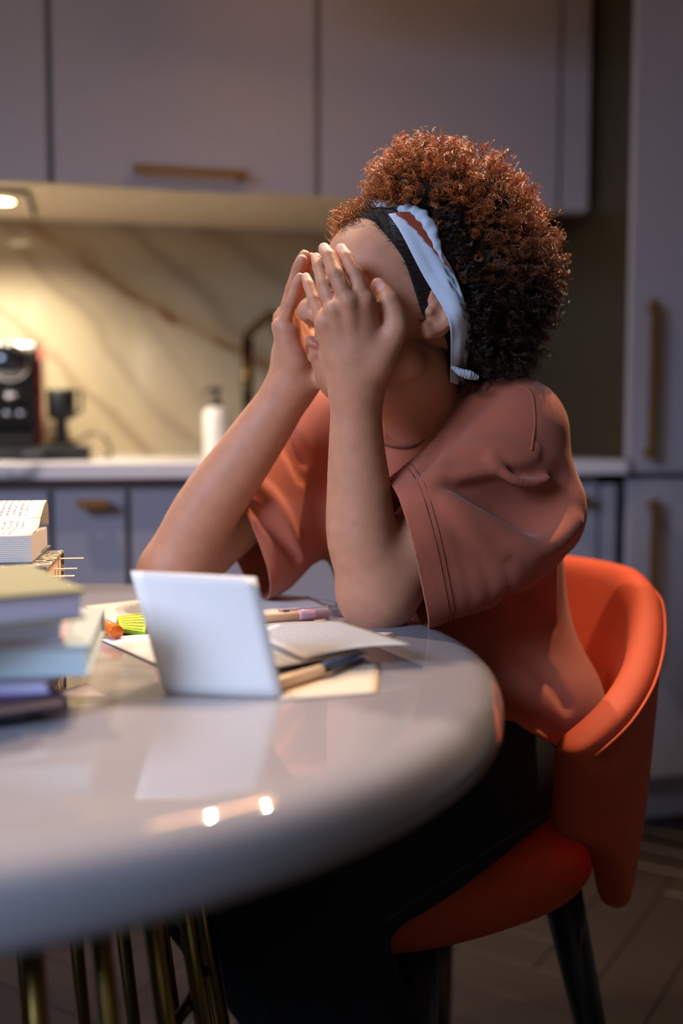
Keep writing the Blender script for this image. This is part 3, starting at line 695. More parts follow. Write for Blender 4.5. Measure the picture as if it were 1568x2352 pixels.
# ------------------------------------------------------------------ sculpting: signed distance fields on a grid, meshed with surface nets
class Field:
    def __init__(s, lo, hi, h):
        s.lo = np.array(lo, float); s.h = h
        s.n = np.ceil((np.array(hi)-s.lo)/h).astype(int)+1
        s.F = np.full(s.n, .2, np.float32)
        s.ax = [(s.lo[i]+h*np.arange(s.n[i])).astype(np.float32) for i in range(3)]
    def sl(s, lo, hi):
        a = np.clip(np.floor((np.array(lo)-s.lo)/s.h).astype(int), 0, s.n-1); b = np.clip(np.ceil((np.array(hi)-s.lo)/s.h).astype(int)+1, 1, s.n)
        if np.any(b <= a): return None
        S = tuple(slice(a[i], b[i]) for i in range(3))
        return S, s.ax[0][S[0]][:, None, None], s.ax[1][S[1]][None, :, None], s.ax[2][S[2]][None, None, :]
    def comb(s, S, d, k, sub=False):
        a = s.F[S]
        if sub: a = -a
        if k > 0:
            hh = np.clip(.5+.5*(d-a)/k, 0, 1); r = d*(1-hh)+a*hh-k*hh*(1-hh)
        else: r = np.minimum(a, d)
        s.F[S] = -r if sub else r
    def cone(s, a, b, ra, rb, k=.01, flat=None, sub=False):
        a = np.array(a, np.float32); b = np.array(b, np.float32); m = max(ra, rb)+k+3*s.h
        q = s.sl(np.minimum(a, b)-m, np.maximum(a, b)+m)
        if q is None: return
        S, X, Y, Z = q; ba = b-a; l2 = max(float(ba@ba), 1e-12)
        px, py, pz = X-a[0], Y-a[1], Z-a[2]
        t = np.clip((px*ba[0]+py*ba[1]+pz*ba[2])/l2, 0, 1)
        vx, vy, vz = px-ba[0]*t, py-ba[1]*t, pz-ba[2]*t
        q2 = vx*vx+vy*vy+vz*vz
        if flat is not None:
            nn, f = flat; nn = np.array(nn, float); nn /= np.linalg.norm(nn); vn = vx*nn[0]+vy*nn[1]+vz*nn[2]
            q2 = q2+vn*vn*(1/f**2-1)
        d = np.sqrt(q2)-(ra+(rb-ra)*t)
        s.comb(S, d.astype(np.float32), k, sub)
    def ball(s, c, r, k=.01, sub=False): s.cone(c, np.array(c)+1e-5, r, r, k, None, sub)
    def ell(s, c, r, R=None, k=.01, sub=False):
        """ellipsoid, R: columns are the axes"""
        c = np.array(c, float); r = np.array(r, float); R = np.eye(3) if R is None else np.array(R, float)
        e = np.sqrt(((R*r)**2).sum(1))+k+3*s.h
        q = s.sl(c-e, c+e)
        if q is None: return
        S, X, Y, Z = q; p = (X-c[0], Y-c[1], Z-c[2]); k0 = 0; k1 = 0
        for i in range(3):
            l = p[0]*R[0, i]+p[1]*R[1, i]+p[2]*R[2, i]
            k0 = k0+(l/r[i])**2; k1 = k1+(l/r[i]**2)**2
        k0 = np.sqrt(k0); k1 = np.sqrt(k1)+1e-9
        s.comb(S, (k0*(k0-1)/k1).astype(np.float32), k, sub)
    def chain(s, pts, rad, k=.01, flat=None, sub=False, sp=4):
        """smooth tapered limb through the points, blended in once"""
        P = np.array(pts, float); R = np.array(rad, float); n = len(P)
        if n > 2 and sp > 1:
            PE_ = np.vstack([2*P[0]-P[1], P, 2*P[-1]-P[-2]]); RE_ = np.concatenate([[R[0]], R, [R[-1]]]); o = []; r = []
            for i in range(1, n):
                for t in np.arange(sp)/sp:
                    w = np.array((-.5*t+t*t-.5*t**3, 1-2.5*t*t+1.5*t**3, .5*t+2*t*t-1.5*t**3, -.5*t*t+.5*t**3))
                    o.append(w@PE_[i-1:i+3]); r.append(w@RE_[i-1:i+3])
            P = np.vstack([o, P[-1:]]); R = np.append(r, R[-1])
        m = R.max()+k+3*s.h; q = s.sl(P.min(0)-m, P.max(0)+m)
        if q is None: return
        S, X, Y, Z = q; D = np.full(s.F[S].shape, 9., np.float32)
        o0 = [S[i].start for i in range(3)]
        for i in range(len(P)-1):
            a, b = P[i].astype(np.float32), P[i+1].astype(np.float32); mm = max(R[i], R[i+1])+k+3*s.h
            z = s.sl(np.minimum(a, b)-mm, np.maximum(a, b)+mm)
            if z is None: continue
            S2 = tuple(slice(max(z[0][j].start, S[j].start), min(z[0][j].stop, S[j].stop)) for j in range(3))
            if any(S2[j].stop <= S2[j].start for j in range(3)): continue
            x, y, zz = s.ax[0][S2[0]][:, None, None], s.ax[1][S2[1]][None, :, None], s.ax[2][S2[2]][None, None, :]
            L_ = tuple(slice(S2[j].start-o0[j], S2[j].stop-o0[j]) for j in range(3))
            ba = b-a; l2 = max(float(ba@ba), 1e-12); px_, py_, pz_ = x-a[0], y-a[1], zz-a[2]
            t = np.clip((px_*ba[0]+py_*ba[1]+pz_*ba[2])/l2, 0, 1)
            d = np.sqrt((px_-ba[0]*t)**2+(py_-ba[1]*t)**2+(pz_-ba[2]*t)**2)-(R[i]+(R[i+1]-R[i])*t)
            D[L_] = np.minimum(D[L_], d)
        s.comb(S, D, k, sub)
    def at(s, p):
        g = (np.asarray(p, float)-s.lo)/s.h; i = np.clip(np.floor(g).astype(int), 0, s.n-2); f = g-i; r = 0.
        for dx in (0, 1):
            for dy in (0, 1):
                for dz in (0, 1):
                    w = (f[..., 0] if dx else 1-f[..., 0])*(f[..., 1] if dy else 1-f[..., 1])*(f[..., 2] if dz else 1-f[..., 2])
                    r = r+w*s.F[i[..., 0]+dx, i[..., 1]+dy, i[..., 2]+dz]
        return r
    def hit(s, x, y, y0=.8, y1=1.8, back=0.):
        """first point of the surface seen through a pixel"""
        Y = np.arange(y0, y1, s.h*.5); d = ray(x, y); P = np.array((0, 0, CAMZ))+d[None]*(Y/d[1])[:, None]
        ok = np.all((P > s.lo) & (P < s.lo+(s.n-1)*s.h), axis=1); v = np.where(ok, s.at(P), 1.)
        j = np.argmax(v < 0)
        if v[j] >= 0: return None
        return P[j]+d/np.linalg.norm(d)*back
    def mesh(s, smooth=2):
        F = s.F; h = s.h; S = F < 0
        C = np.zeros(tuple(s.n-1), np.int8)
        for dx in (0, 1):
            for dy in (0, 1):
                for dz in (0, 1): C += S[dx:s.n[0]-1+dx, dy:s.n[1]-1+dy, dz:s.n[2]-1+dz]
        act = (C > 0) & (C < 8); ijk = np.argwhere(act); idx = np.full(act.shape, -1, np.int32); idx[act] = np.arange(len(ijk))
        pos = np.zeros((len(ijk), 3)); cnt = np.zeros(len(ijk))
        cs = [np.array(((q >> 2) & 1, (q >> 1) & 1, q & 1)) for q in range(8)]
        cf = [F[tuple((ijk+c).T)] for c in cs]
        for a in range(8):
            for b in range(a+1, 8):
                if abs(cs[a]-cs[b]).sum() != 1: continue
                m = (cf[a] < 0) != (cf[b] < 0); t = cf[a][m]/(cf[a][m]-cf[b][m])
                pos[m] += cs[a]+t[:, None]*(cs[b]-cs[a]); cnt[m] += 1
        V = s.lo+h*(ijk+pos/cnt[:, None]); Q = []
        for ax in range(3):
            o1, o2 = (ax+1) % 3, (ax+2) % 3
            A = [slice(None)]*3; B = [slice(None)]*3
            A[ax] = slice(0, -1); B[ax] = slice(1, None)
            for o in (o1, o2): A[o] = slice(1, -1); B[o] = slice(1, -1)
            sa = S[tuple(A)]; sb = S[tuple(B)]; e = np.argwhere(sa != sb)
            if not len(e): continue
            ins = sa[tuple(e.T)]; e = e.copy(); e[:, o1] += 1; e[:, o2] += 1
            def cell(d1, d2):
                c = e.copy(); c[:, o1] += d1; c[:, o2] += d2; return idx[tuple(c.T)]
            q = np.stack([cell(-1, -1), cell(0, -1), cell(0, 0), cell(-1, 0)], 1)
            q[~ins] = q[~ins][:, ::-1]; Q.append(q)
        Q = np.concatenate(Q); Q = Q[(Q >= 0).all(1)]
        return relax(V, Q, smooth), Q
def relax(V, Q, n, keep=None):
    if not n: return V
    E = np.concatenate([Q[:, [0, 1]], Q[:, [1, 2]], Q[:, [2, 3]], Q[:, [3, 0]]]); E = np.concatenate([E, E[:, ::-1]])
    c = np.bincount(E[:, 0], minlength=len(V))[:, None]+1e-9
    for it in range(n):
        for lam in (.55, -.53):
            A = np.stack([np.bincount(E[:, 0], V[E[:, 1], i], len(V)) for i in range(3)], 1)/c
            D = (A-V)*lam
            if keep is not None: D[keep] = 0
            V = V+D
    return V
def quad_mesh(name, V, Q, col=None):
    me = bpy.data.meshes.new(name); V = np.ascontiguousarray(V, np.float32); Q = np.ascontiguousarray(Q, np.int32)
    n = Q.shape[1]
    me.vertices.add(len(V)); me.vertices.foreach_set('co', V.ravel())
    me.loops.add(Q.size); me.loops.foreach_set('vertex_index', Q.ravel())
    me.polygons.add(len(Q)); me.polygons.foreach_set('loop_start', np.arange(len(Q), dtype=np.int32)*n)
    me.polygons.foreach_set('use_smooth', np.ones(len(Q), bool))
    me.update(calc_edges=True); me.validate()
    if col is not None:
        a = me.attributes.new('Col', 'FLOAT_COLOR', 'POINT'); c = np.ones((len(V), 4), np.float32); c[:, :3] = col; a.data.foreach_set('color', c.ravel())
    return me
def compact(V, Q):
    u, inv = np.unique(Q, return_inverse=True); return V[u], inv.reshape(Q.shape), u
def edge_smooth(V, Q, g, n=14):
    E = np.sort(np.concatenate([Q[:, [0, 1]], Q[:, [1, 2]], Q[:, [2, 3]], Q[:, [3, 0]]]), 1); E = E[E[:, 0] != E[:, 1]]
    u, c = np.unique(E, axis=0, return_counts=True); b = u[c == 1]; b = b[(np.abs(g(V[b[:, 0]])) < .004) & (np.abs(g(V[b[:, 1]])) < .004)]
    if not len(b): return V
    b2 = np.concatenate([b, b[:, ::-1]]); cnt = np.bincount(b2[:, 0], minlength=len(V)); m = cnt >= 2
    for _ in range(n):
        A = np.stack([np.bincount(b2[:, 0], V[b2[:, 1], i], len(V)) for i in range(3)], 1)/np.maximum(cnt, 1)[:, None]
        V[m] = V[m]*.5+A[m]*.5
    E2 = np.concatenate([E, E[:, ::-1]]); c2 = np.bincount(E2[:, 0], minlength=len(V)); near = (np.abs(g(V)) < .012) & ~(cnt > 0)
    for _ in range(4):
        A = np.stack([np.bincount(E2[:, 0], V[E2[:, 1], i], len(V)) for i in range(3)], 1)/np.maximum(c2, 1)[:, None]
        V[near] = V[near]*.5+A[near]*.5
    return V
def trim(V, Q, g, edge=True):
    """drop what lies in g>0 and pull the rim onto g=0"""
    gv = g(V); keep = (gv[Q] <= 0).any(1); Q = Q[keep]; V, Q, u = compact(V, Q)
    for it in range(3):
        gv = g(V); m = gv > 0
        if not m.any(): break
        e = 1e-4; G = np.stack([(g(V[m]+np.eye(3)[i]*e)-gv[m])/e for i in range(3)], 1)
        V[m] = V[m]-G*(gv[m]/np.maximum((G**2).sum(1), 1e-6))[:, None]
    if edge: V = edge_smooth(V, Q, g)
    return V, Q

# ------------------------------------------------------------------ the person: joints
nrm = lambda v: np.array(v, float)/np.linalg.norm(v)
# head frame: forward, left, up
yaw = math.radians(16); pit = math.radians(14)
hF = nrm((-math.cos(yaw)*math.cos(pit), -math.sin(yaw)*math.cos(pit), math.sin(pit)))
hL = nrm(np.cross((0, 0, 1), hF)); hU = np.cross(hF, hL)
HR = np.stack([hF, hL, hU], 1)
HC = W(922, 728, 1.222)                       # midpoint between the ear canals
HS = 1.0
def hp(x, y, z): return HC+HR@(np.array((x, y, z))*HS)
Sn = W(1172, 990, 1.255); En = W(870, 1362, 1.172); Wn = W(818, 886, 1.135)
Sf = W(725, 1000, 1.43); Ef = W(398, 1322, 1.28); Wf = W(672, 880, 1.245)
NB0, NB1 = W(1000, 990, 1.345), HC+HR@np.array((-.022, 0, -.055))
chest = np.array((.118, 1.375, .855)); hips = np.array((.185, 1.415, .55))
sL = nrm(Sn-Sf); tF = nrm((-sL[1]*-1, -sL[0], 0)); tF = nrm(np.cross(sL, (0, 0, 1)))
if tF[0] > 0: tF = -tF
tR = np.stack([tF, sL*1., np.cross(tF, sL)], 1)

B = Field((-.29, 1.05, .70), (.34, 1.54, 1.24), .0020)
# torso and neck (mostly under the shirt)
B.ell(chest, (.095, .145, .17), tR, .0); B.cone(chest, hips+(0, 0, .02), .10, .11, .05)
B.cone(Sn+(0, 0, -.02), Sf+(0, 0, -.02), .045, .045, .04); B.cone(NB0+(0, 0, -.02), NB1, .052, .049, .02)
B.cone(NB0+(0, 0, -.055), (Sn+NB0)/2+(0, 0, -.035), .045, .035, .03)
# head
B.ell(hp(-.012, 0, .045), (.098*HS, .073*HS, .088*HS), HR, .0)
B.ell(hp(.041, 0, .032), (.064*HS, .060*HS, .076*HS), HR, .02)      # forehead and upper face
B.ell(hp(.034, 0, -.035), (.055*HS, .052*HS, .060*HS), HR, .02)     # mid face
B.ell(hp(.050, 0, -.078), (.036*HS, .034*HS, .030*HS), HR, .022)    # jaw
B.cone(hp(.048, .008, -.092), hp(.048, -.008, -.092), .0165, .0165, .014)   # chin
for s in (1, -1):
    B.cone(hp(.050, s*.022, -.090), hp(-.004, s*.056, -.058), .016, .016, .02)   # jaw line
    B.ell(hp(.060, s*.040, -.012), (.022, .022, .018), HR, .018)                  # cheekbone
    B.ell(hp(.078, s*.032, .014), (.017, .019, .013), HR, .008, sub=True)         # socket
    B.ball(hp(.066, s*.031, .012), .0135, .004)
    B.cone(hp(.078, s*.014, .024), hp(.062, s*.050, .025), .0070, .0055, .012)     # brow
# nose
B.cone(hp(.088, 0, .018), hp(.108, 0, -.018), .0075, .0095, .009)
B.ball(hp(.109, 0, -.024), .0125, .007)
for s in (1, -1):
    B.ell(hp(.098, s*.0135, -.029), (.0125, .0085, .009), HR, .005)
    B.ell(hp(.103, s*.0075, -.0375), (.0055, .0042, .0045), HR, .002, sub=True)
# mouth
B.ell(hp(.078, 0, -.059), (.018, .026, .022), HR, .012)
B.cone(hp(.0935, .016, -.0615), hp(.0985, 0, -.0555), .0045, .0052, .003); B.cone(hp(.0935, -.016, -.0615), hp(.0985, 0, -.0555), .0045, .0052, .003)
B.cone(hp(.0880, .013, -.0705), hp(.0910, 0, -.0720), .0048, .0060, .003); B.cone(hp(.0880, -.013, -.0705), hp(.0910, 0, -.0720), .0048, .0060, .003)
B.cone(hp(.098, .018, -.0640), hp(.1030, 0, -.0638), .0016, .0018, .0015, sub=True); B.cone(hp(.098, -.018, -.0640), hp(.1030, 0, -.0638), .0016, .0018, .0015, sub=True)
# ears
for s in (1, -1):
    e0 = lambda x, y, z: hp(x, s*(.070+y), z)
    B.ell(e0(-.020, .004, .004), (.017, .007, .030), HR, .005)
    rim = [e0(-.004, .004, .012), e0(-.006, .009, .026), e0(-.018, .013, .034), e0(-.031, .014, .026), e0(-.034, .013, .008), e0(-.027, .010, -.010), e0(-.016, .007, -.020)]
    B.chain(rim, [.003, .0036, .004, .0042, .0042, .004, .005], .003)
    B.ball(e0(-.010, .006, -.023), .0072, .004); B.ball(e0(-.006, .005, -.017), .006, .004)
    B.ell(e0(-.016, .015, .004), (.009, .007, .014), HR, .003, sub=True)
    B.ball(e0(-.0055, .0065, -.001), .0052, .003)
    B.chain([e0(-.012, .009, .020), e0(-.024, .011, .012), e0(-.024, .010, -.006), e0(-.016, .008, -.014)], [.003, .0036, .0036, .003], .003)
# arms
def lerp(a, b, t): return np.array(a)*(1-t)+np.array(b)*t
def px(x, y, Y): return W(x, y, Y)
nfa = [En, px(832, 1240, 1.163), px(824, 1120, 1.157), px(818, 1010, 1.148), Wn+(0, 0, .006)]
B.chain([Sn, lerp(Sn, En, .5), En], [.052, .046, .041], .02)
B.chain(nfa, [.040, .0395, .0355, .0300, .0265], .02)
B.cone(px(856, 1386, 1.172), px(838, 1368, 1.168), .029, .026, .02)             # point of the elbow
ffa = [Ef, px(470, 1180, 1.273), px(560, 1050, 1.264), px(632, 945, 1.253), Wf]
B.chain([Sf, lerp(Sf, Ef, .5), Ef], [.052, .046, .042], .02)
B.chain(ffa, [.041, .0405, .0355, .0305, .0265], .02)
# hands: per finger MCP, PIP, DIP, tip
NAILS = []
def finger(pts, rad, k=.004, up=None, nail=True, kn=True, swell=1.05):
    B.chain(pts, rad, k)
    if kn:
        for i in ((1, 2) if len(pts) < 5 else (2, 4)): B.ball(np.array(pts[i]), rad[i]*1.03, .002)
    if nail:
        t = nrm(np.array(pts[-1])-np.array(pts[-2])); n = nrm(up-t*np.dot(up, t)); sd = np.cross(t, n)
        c = np.array(pts[-1])-t*rad[-1]*.35+n*rad[-1]*.72
        B.ell(c, (rad[-1]*1.15, rad[-1]*.78, rad[-1]*.32), np.stack([t, sd, n], 1), .0012)
        NAILS.append((c+n*rad[-1]*.2, np.stack([t, sd, n], 1), rad[-1]))
def hand(wrist, fingers, thumb, up, wr=.0255):
    mc = []
    for i, (pts, rad) in enumerate(fingers):
        m = np.array(pts[0]); mc.append(m)
        st = wrist+(m-np.mean([np.array(f[0][0]) for f in fingers], 0))*.36
        B.cone(st, m, .0150 if i < 3 else .0128, .0108 if i < 3 else .0098, .010)
        B.cone(lerp(st, m, .45)-up*.010, lerp(st, m, .92)-up*.006, .012, .0100, .012)
        B.ball(m+up*.0042, .0090, .005); B.cone(lerp(st, m, .35)+up*.0085, m+up*.0072, .0045, .0048, .007)
        finger(pts, rad, .0020, up)
    for i in range(3):                                        # webs between the fingers
        a = lerp(fingers[i][0][0], fingers[i][0][1], .15); b = lerp(fingers[i+1][0][0], fingers[i+1][0][1], .15)
        B.cone(a-up*.004, b-up*.004, .0055, .0055, .004)
    pts, rad = thumb
    finger(pts, rad, .008, up)
    B.cone(pts[0], lerp(mc[0], wrist, .35)-up*.006, .0165, .013, .016)
    B.cone(wrist, lerp(wrist, np.mean(mc, 0), .35), wr, .020, .02)
upn = nrm((-.12, -1., .10))
N_MCP = dict(i=px(838, 692, 1.104), m=px(800, 694, 1.097), r=px(766, 714, 1.103), p=px(745, 743, 1.112))
nf = [([N_MCP['i'], px(826, 660, 1.101), px(814, 628, 1.105), px(805, 610, 1.107), px(796, 593, 1.113), px(784, 574, 1.124)], [.0092, .0080, .0083, .0074, .0074, .0066]),
      ([N_MCP['m'], px(785, 664, 1.094), px(771, 632, 1.097), px(763, 611, 1.102), px(755, 590, 1.109), px(745, 573, 1.121)], [.0094, .0083, .0086, .0078, .0077, .0067]),
      ([N_MCP['r'], px(755, 686, 1.104), px(744, 655, 1.110), px(738, 633, 1.116), px(733, 613, 1.122), px(727, 595, 1.133)], [.0090, .0079, .0081, .0073, .0072, .0063]),
      ([N_MCP['p'], px(732, 716, 1.117), px(721, 690, 1.124), px(715, 671, 1.129), px(709, 655, 1.134), px(703, 638, 1.143)], [.0080, .0069, .0069, .0063, .0061, .0054])]
hand(Wn, nf, ([px(862, 832, 1.120), px(907, 757, 1.116), px(893, 693, 1.118), px(869, 657, 1.128)], [.0165, .0128, .0112, .0088]), upn)
upf = nrm((-.86, .42, .22))
F_MCP = [px(668, 716, 1.276), px(660, 722, 1.256), px(653, 732, 1.236), px(650, 750, 1.217)]
ff = [([F_MCP[0], px(690, 650, 1.268), px(706, 612, 1.256), px(716, 594, 1.246)], [.0090, .0083, .0075, .0066]),
      ([F_MCP[1], px(680, 648, 1.246), px(692, 605, 1.236), px(700, 588, 1.229)], [.0092, .0085, .0077, .0067]),
      ([F_MCP[2], px(671, 664, 1.224), px(686, 615, 1.216), px(694, 598, 1.210)], [.0088, .0079, .0072, .0063]),
      ([F_MCP[3], px(668, 696, 1.202), px(681, 655, 1.196), px(690, 638, 1.192)], [.0078, .0066, .0060, .0054])]
hand(Wf, ff, ([px(715, 820, 1.269), px(735, 760, 1.294), px(745, 720, 1.299), px(752, 690, 1.294)], [.016, .0125, .011, .0088]), upf)
BV, BQ = B.mesh(2)
# colours: skin, pinker lips, palms of nails
skin = np.array(lin('#c78b6e')[:3]); col = np.tile(skin, (len(BV), 1))
def blend(c, w): 
    global col; w = np.clip(w, 0, 1)[:, None]; col = col*(1-w)+np.array(lin(c)[:3])*w
for a, b, r in ((hp(.0935, .016, -.0615), hp(.0985, -.0, -.0555), .0058), (hp(.0935, -.016, -.0615), hp(.0985, 0, -.0555), .0058), (hp(.0880, .013, -.0705), hp(.0910, 0, -.0720), .0064), (hp(.0880, -.013, -.0705), hp(.0910, 0, -.0720), .0064)):
    ba = b-a; t = np.clip(((BV-a)@ba)/(ba@ba), 0, 1); d = np.linalg.norm(BV-a-t[:, None]*ba, axis=1); blend('#a4554e', (r-d)/.002)
for c, R, r in NAILS:
    q = (BV-c)@R; d = np.sqrt((q[:, 0]/(r*1.2))**2+(q[:, 1]/(r*.80))**2+(q[:, 2]/(r*.5))**2); blend('#d3a096', (1.05-d)/.15)
for pts, rad in nf+ff:                                       # darker creased skin over the finger joints
    for j in ((1, 2) if len(pts) < 5 else (2, 4)):
        d = np.linalg.norm(BV-np.array(pts[j]), axis=1); blend('#8a5840', (1.35-d/rad[j])/.9*.5)
for s in (1, -1):
    q = (BV-hp(.074, s*.038, .026))@HR; d = np.sqrt((q[:, 0]/.03)**2+(q[:, 1]/.024)**2+((q[:, 2]+q[:, 1]*s*.15)/.0045)**2); blend('#2b1811', (1.1-d)/.6*.7)
person = empty('person', (float(hips[0]), float(hips[1]), 0), 'person in a terracotta T-shirt and dark jeans covering the face with both hands', 'person')
def child(o):
    o.parent = person; o.matrix_parent_inverse = Matrix.Translation(-Vector(person.location)); return o
M['skin'] = attr_mat('brown_skin', .52, sss=.10, bump=.2, bscale=600, mottle=.3, spec=.35)
body = child(link('body', quad_mesh('body', BV, BQ, col), M['skin']))

# ------------------------------------------------------------------ T-shirt
T = Field((-.24, 1.02, .50), (.40, 1.62, 1.06), .0031)
T.ell(chest, (.112, .155, .18), tR, 0)
T.cone(chest+(0, 0, .03), hips+(-.02, .0, .10), .120, .125, .05)
T.cone(hips+(-.035, .0, .12), hips+(-.02, .0, -.02), .13, .150, .04)
T.ell(hips+(-.02, -.01, .045), (.150, .198, .15), tR, .03)
T.cone(W(1120, 1140, 1.36), W(1130, 1440, 1.375), .092, .098, .04)           # back of the boxy cut
T.cone(W(1165, 1590, 1.37), W(1170, 1700, 1.36), .080, .085, .03)            # cloth gathered on the seat
T.chain([Sn+(0, 0, .0), lerp(Sn, NB0, .5)+(0, 0, .004), NB0+(0, 0, -.012), lerp(Sf, NB0, .5)+(0, 0, .012), Sf], [.056, .060, .070, .062, .062], .03)
# near sleeve: hangs wide and low around the upper arm
cN = W(936, 1285, 1.165)
T.chain([W(1172, 1000, 1.25), W(1080, 1120, 1.212), W(960, 1215, 1.175), W(880, 1262, 1.155)], [.066, .070, .066, .060], .03)
T.chain([W(1200, 1170, 1.245), W(1120, 1270, 1.205), W(985, 1345, 1.170), W(900, 1395, 1.15)], [.075, .060, .046, .044], .035)
T.cone(W(1248, 1192, 1.26), W(1205, 1130, 1.27), .030, .045, .03)
# far sleeve
T.chain([Sf, W(650, 1120, 1.385), W(590, 1225, 1.335), W(520, 1290, 1.30)], [.064, .066, .068, .066], .03)
T.cone(W(690, 1180, 1.40), W(610, 1275, 1.345), .06, .05, .03)
T.chain([Sf, lerp(Sf, Ef, .35), lerp(Sf, Ef, .62), lerp(Sf, Ef, .8)], [.062, .064, .066, .066], .03)
# folds drawn where the photograph shows them, laid on the cloth
def lay(f, pts, back, n=4):
    out = []
    for (a, b) in zip(pts[:-1], pts[1:]):
        for k in range(n):
            t = k/n; p = f.hit(a[0]+(b[0]-a[0])*t, a[1]+(b[1]-a[1])*t, back=back)
            if p is not None: out.append(p)
    p = f.hit(*pts[-1], back=back)
    if p is not None: out.append(p)
    return out
def fold(f, pts, r, k, back, sub=False):
    cur = f.F; f.F = f.base; P = lay(f, pts, back, 5); f.F = cur
    if len(P) > 1:
        P = np.array(P)
        for _ in range(4): P[1:-1] = (P[:-2]+2*P[1:-1]+P[2:])/4
        n = len(P); rad = [r*(.35+.65*math.sin(math.pi*min(1, max(0, (i+.6)/(n+.2))))) for i in range(n)]
        f.chain(P, rad, k, sub=sub)
T.base = T.F.copy()
# valley between the shoulder drape and the lower sleeve
fold(T, [(1035, 1120), (1100, 1134), (1170, 1166), (1235, 1185), (1290, 1150), (1310, 1110)], .036, .028, -.013, True)
fold(T, [(1020, 1106), (1085, 1110), (1152, 1126), (1190, 1150)], .010, .012, -.003, True)
fold(T, [(1140, 1062), (1160, 1082), (1195, 1098), (1240, 1103)], .010, .012, -.003, True)
fold(T, [(1026, 1150), (1075, 1200), (1092, 1226)], .006, .010, -.001, True)
fold(T, [(1076, 1185), (1095, 1205), (1135, 1245)], .006, .010, -.001, True)
fold(T, [(1145, 892), (1092, 936), (1052, 976), (1030, 1030), (1008, 1082)], .006, .014, -.001, True)
fold(T, [(1020, 1000), (1000, 1040), (976, 1095)], .007, .014, -.001, True)
fold(T, [(1060, 905), (1085, 890), (1110, 895)], .005, .010, -.001, True)
fold(T, [(943, 1136), (1009, 1144), (1039, 1160), (1109, 1200), (1175, 1240), (1225, 1262), (1275, 1246), (1318, 1205)], .012, .022, .003)
fold(T, [(960, 1118), (1003, 1094), (1059, 1088), (1122, 1082)], .008, .014, .004)
fold(T, [(1039, 1052), (1076, 1034), (1135, 1021), (1222, 1032)], .006, .016, .002)
fold(T, [(1135, 1046), (1195, 1059), (1222, 1050)], .005, .012, .002)
fold(T, [(1125, 1052), (1150, 1082), (1185, 1106), (1228, 1111), (1262, 1100)], .005, .012, .001)
fold(T, [(1019, 1156), (1059, 1194), (1092, 1233), (1112, 1250), (1149, 1270)], .006, .014, .002)
fold(T, [(1025, 1045), (1005, 1090), (985, 1120)], .006, .014, .002)
fold(T, [(1262, 1430), (1200, 1385), (1160, 1372)], .008, .016, -.001, True)
fold(T, [(1180, 1500), (1250, 1540), (1300, 1620)], .008, .016, -.001, True)
fold(T, [(1160, 1640), (1220, 1650), (1290, 1690)], .007, .014, -.001, True)
fold(T, [(1150, 1690), (1220, 1680), (1280, 1720)], .007, .014, .002)
# far sleeve
fold(T, [(590, 1110), (640, 1165), (690, 1280)], .007, .014, .002); fold(T, [(565, 1150), (620, 1210), (685, 1270)], .006, .012, .002)
fold(T, [(575, 1160), (640, 1225), (680, 1285)], .007, .012, -.001, True); fold(T, [(645, 1010), (680, 1060), (694, 1100)], .006, .012, -.001, True)
fold(T, [(660, 990), (690, 1035), (700, 1060)], .005, .012, -.001, True); fold(T, [(590, 1220), (600, 1290), (610, 1330)], .008, .014, -.002, True)
# fine random undulation of the cloth
TV, TQ = T.mesh(3)
# cut cuffs, neck, hem
nN = nrm((-.962, -.12, -.245)); nFc = nrm((-.83, -.35, -.30)); cF = W(566, 1255, 1.318)
nk = nrm(np.array((0, 0, 1))+.45*tF); cK = np.array((.108, 1.328, .990)); RK = .078
def seg_d(V, a, b):
    ba = b-a; t = np.clip(((V-a)@ba)/(ba@ba), 0, 1); return np.linalg.norm(V-a-t[:, None]*ba, axis=1)
def gN(V): return np.minimum((V-cN)@nN, 1.262-V[:, 1])
def gF(V): return (V-cF)@nFc
def gK(V):
    q = V-cK; hgt = q@nk; return np.minimum(RK-np.linalg.norm(q-hgt[:, None]*nk, axis=1), hgt+.055)
def gH(V): return .532+.02*np.sin(V[:, 0]*40)*.2-V[:, 2]
for g_ in (gN, gF, gK, gH): TV, TQ = trim(TV, TQ, g_)
terra = np.array(lin('#a5573f')[:3]); tcol = np.tile(terra, (len(TV), 1))
dN = -((TV-cN)@nN); dF_ = -((TV-cF)@nFc)
nearN = seg_d(TV, cN, cN-nN*.06) < .13; 
M['tshirt'] = attr_mat('terracotta_cotton', .9, bump=.25, bscale=900, sheen=.15)
TEE = child(link('t_shirt', quad_mesh('t_shirt', TV, TQ, tcol), M['tshirt']))
md = TEE.modifiers.new('cloth', 'SOLIDIFY'); md.thickness = .0018; md.offset = -1
# collar rib, shoulder seam, cuff stitching: sub-parts of the shirt
e1 = nrm(np.cross(nk, (0, 1, 0))); e2 = np.cross(nk, e1); cpts = []
for a in np.linspace(0, 2*math.pi, 65)[:-1]:
    d = e1*math.cos(a)+e2*math.sin(a); best = None
    hh = np.arange(.07, -.07, -.001); P = cK+d*(RK+.001)+hh[:, None]*nk; v = T.at(P); j = np.argmax(v < 0)
    cpts.append(hh[j] if v[j] < 0 else np.nan)
cpts = np.array(cpts); ok = ~np.isnan(cpts); cpts = np.interp(np.arange(64), np.arange(64)[ok], cpts[ok], period=64)
for _ in range(3): cpts = (np.roll(cpts, 1)+cpts*2+np.roll(cpts, -1))/4
def collar_ring(rr, up): return [tuple(cK+(e1*math.cos(a)+e2*math.sin(a))*rr+nk*(cpts[i]+up)) for i, a in enumerate(np.linspace(0, 2*math.pi, 65)[:-1])]
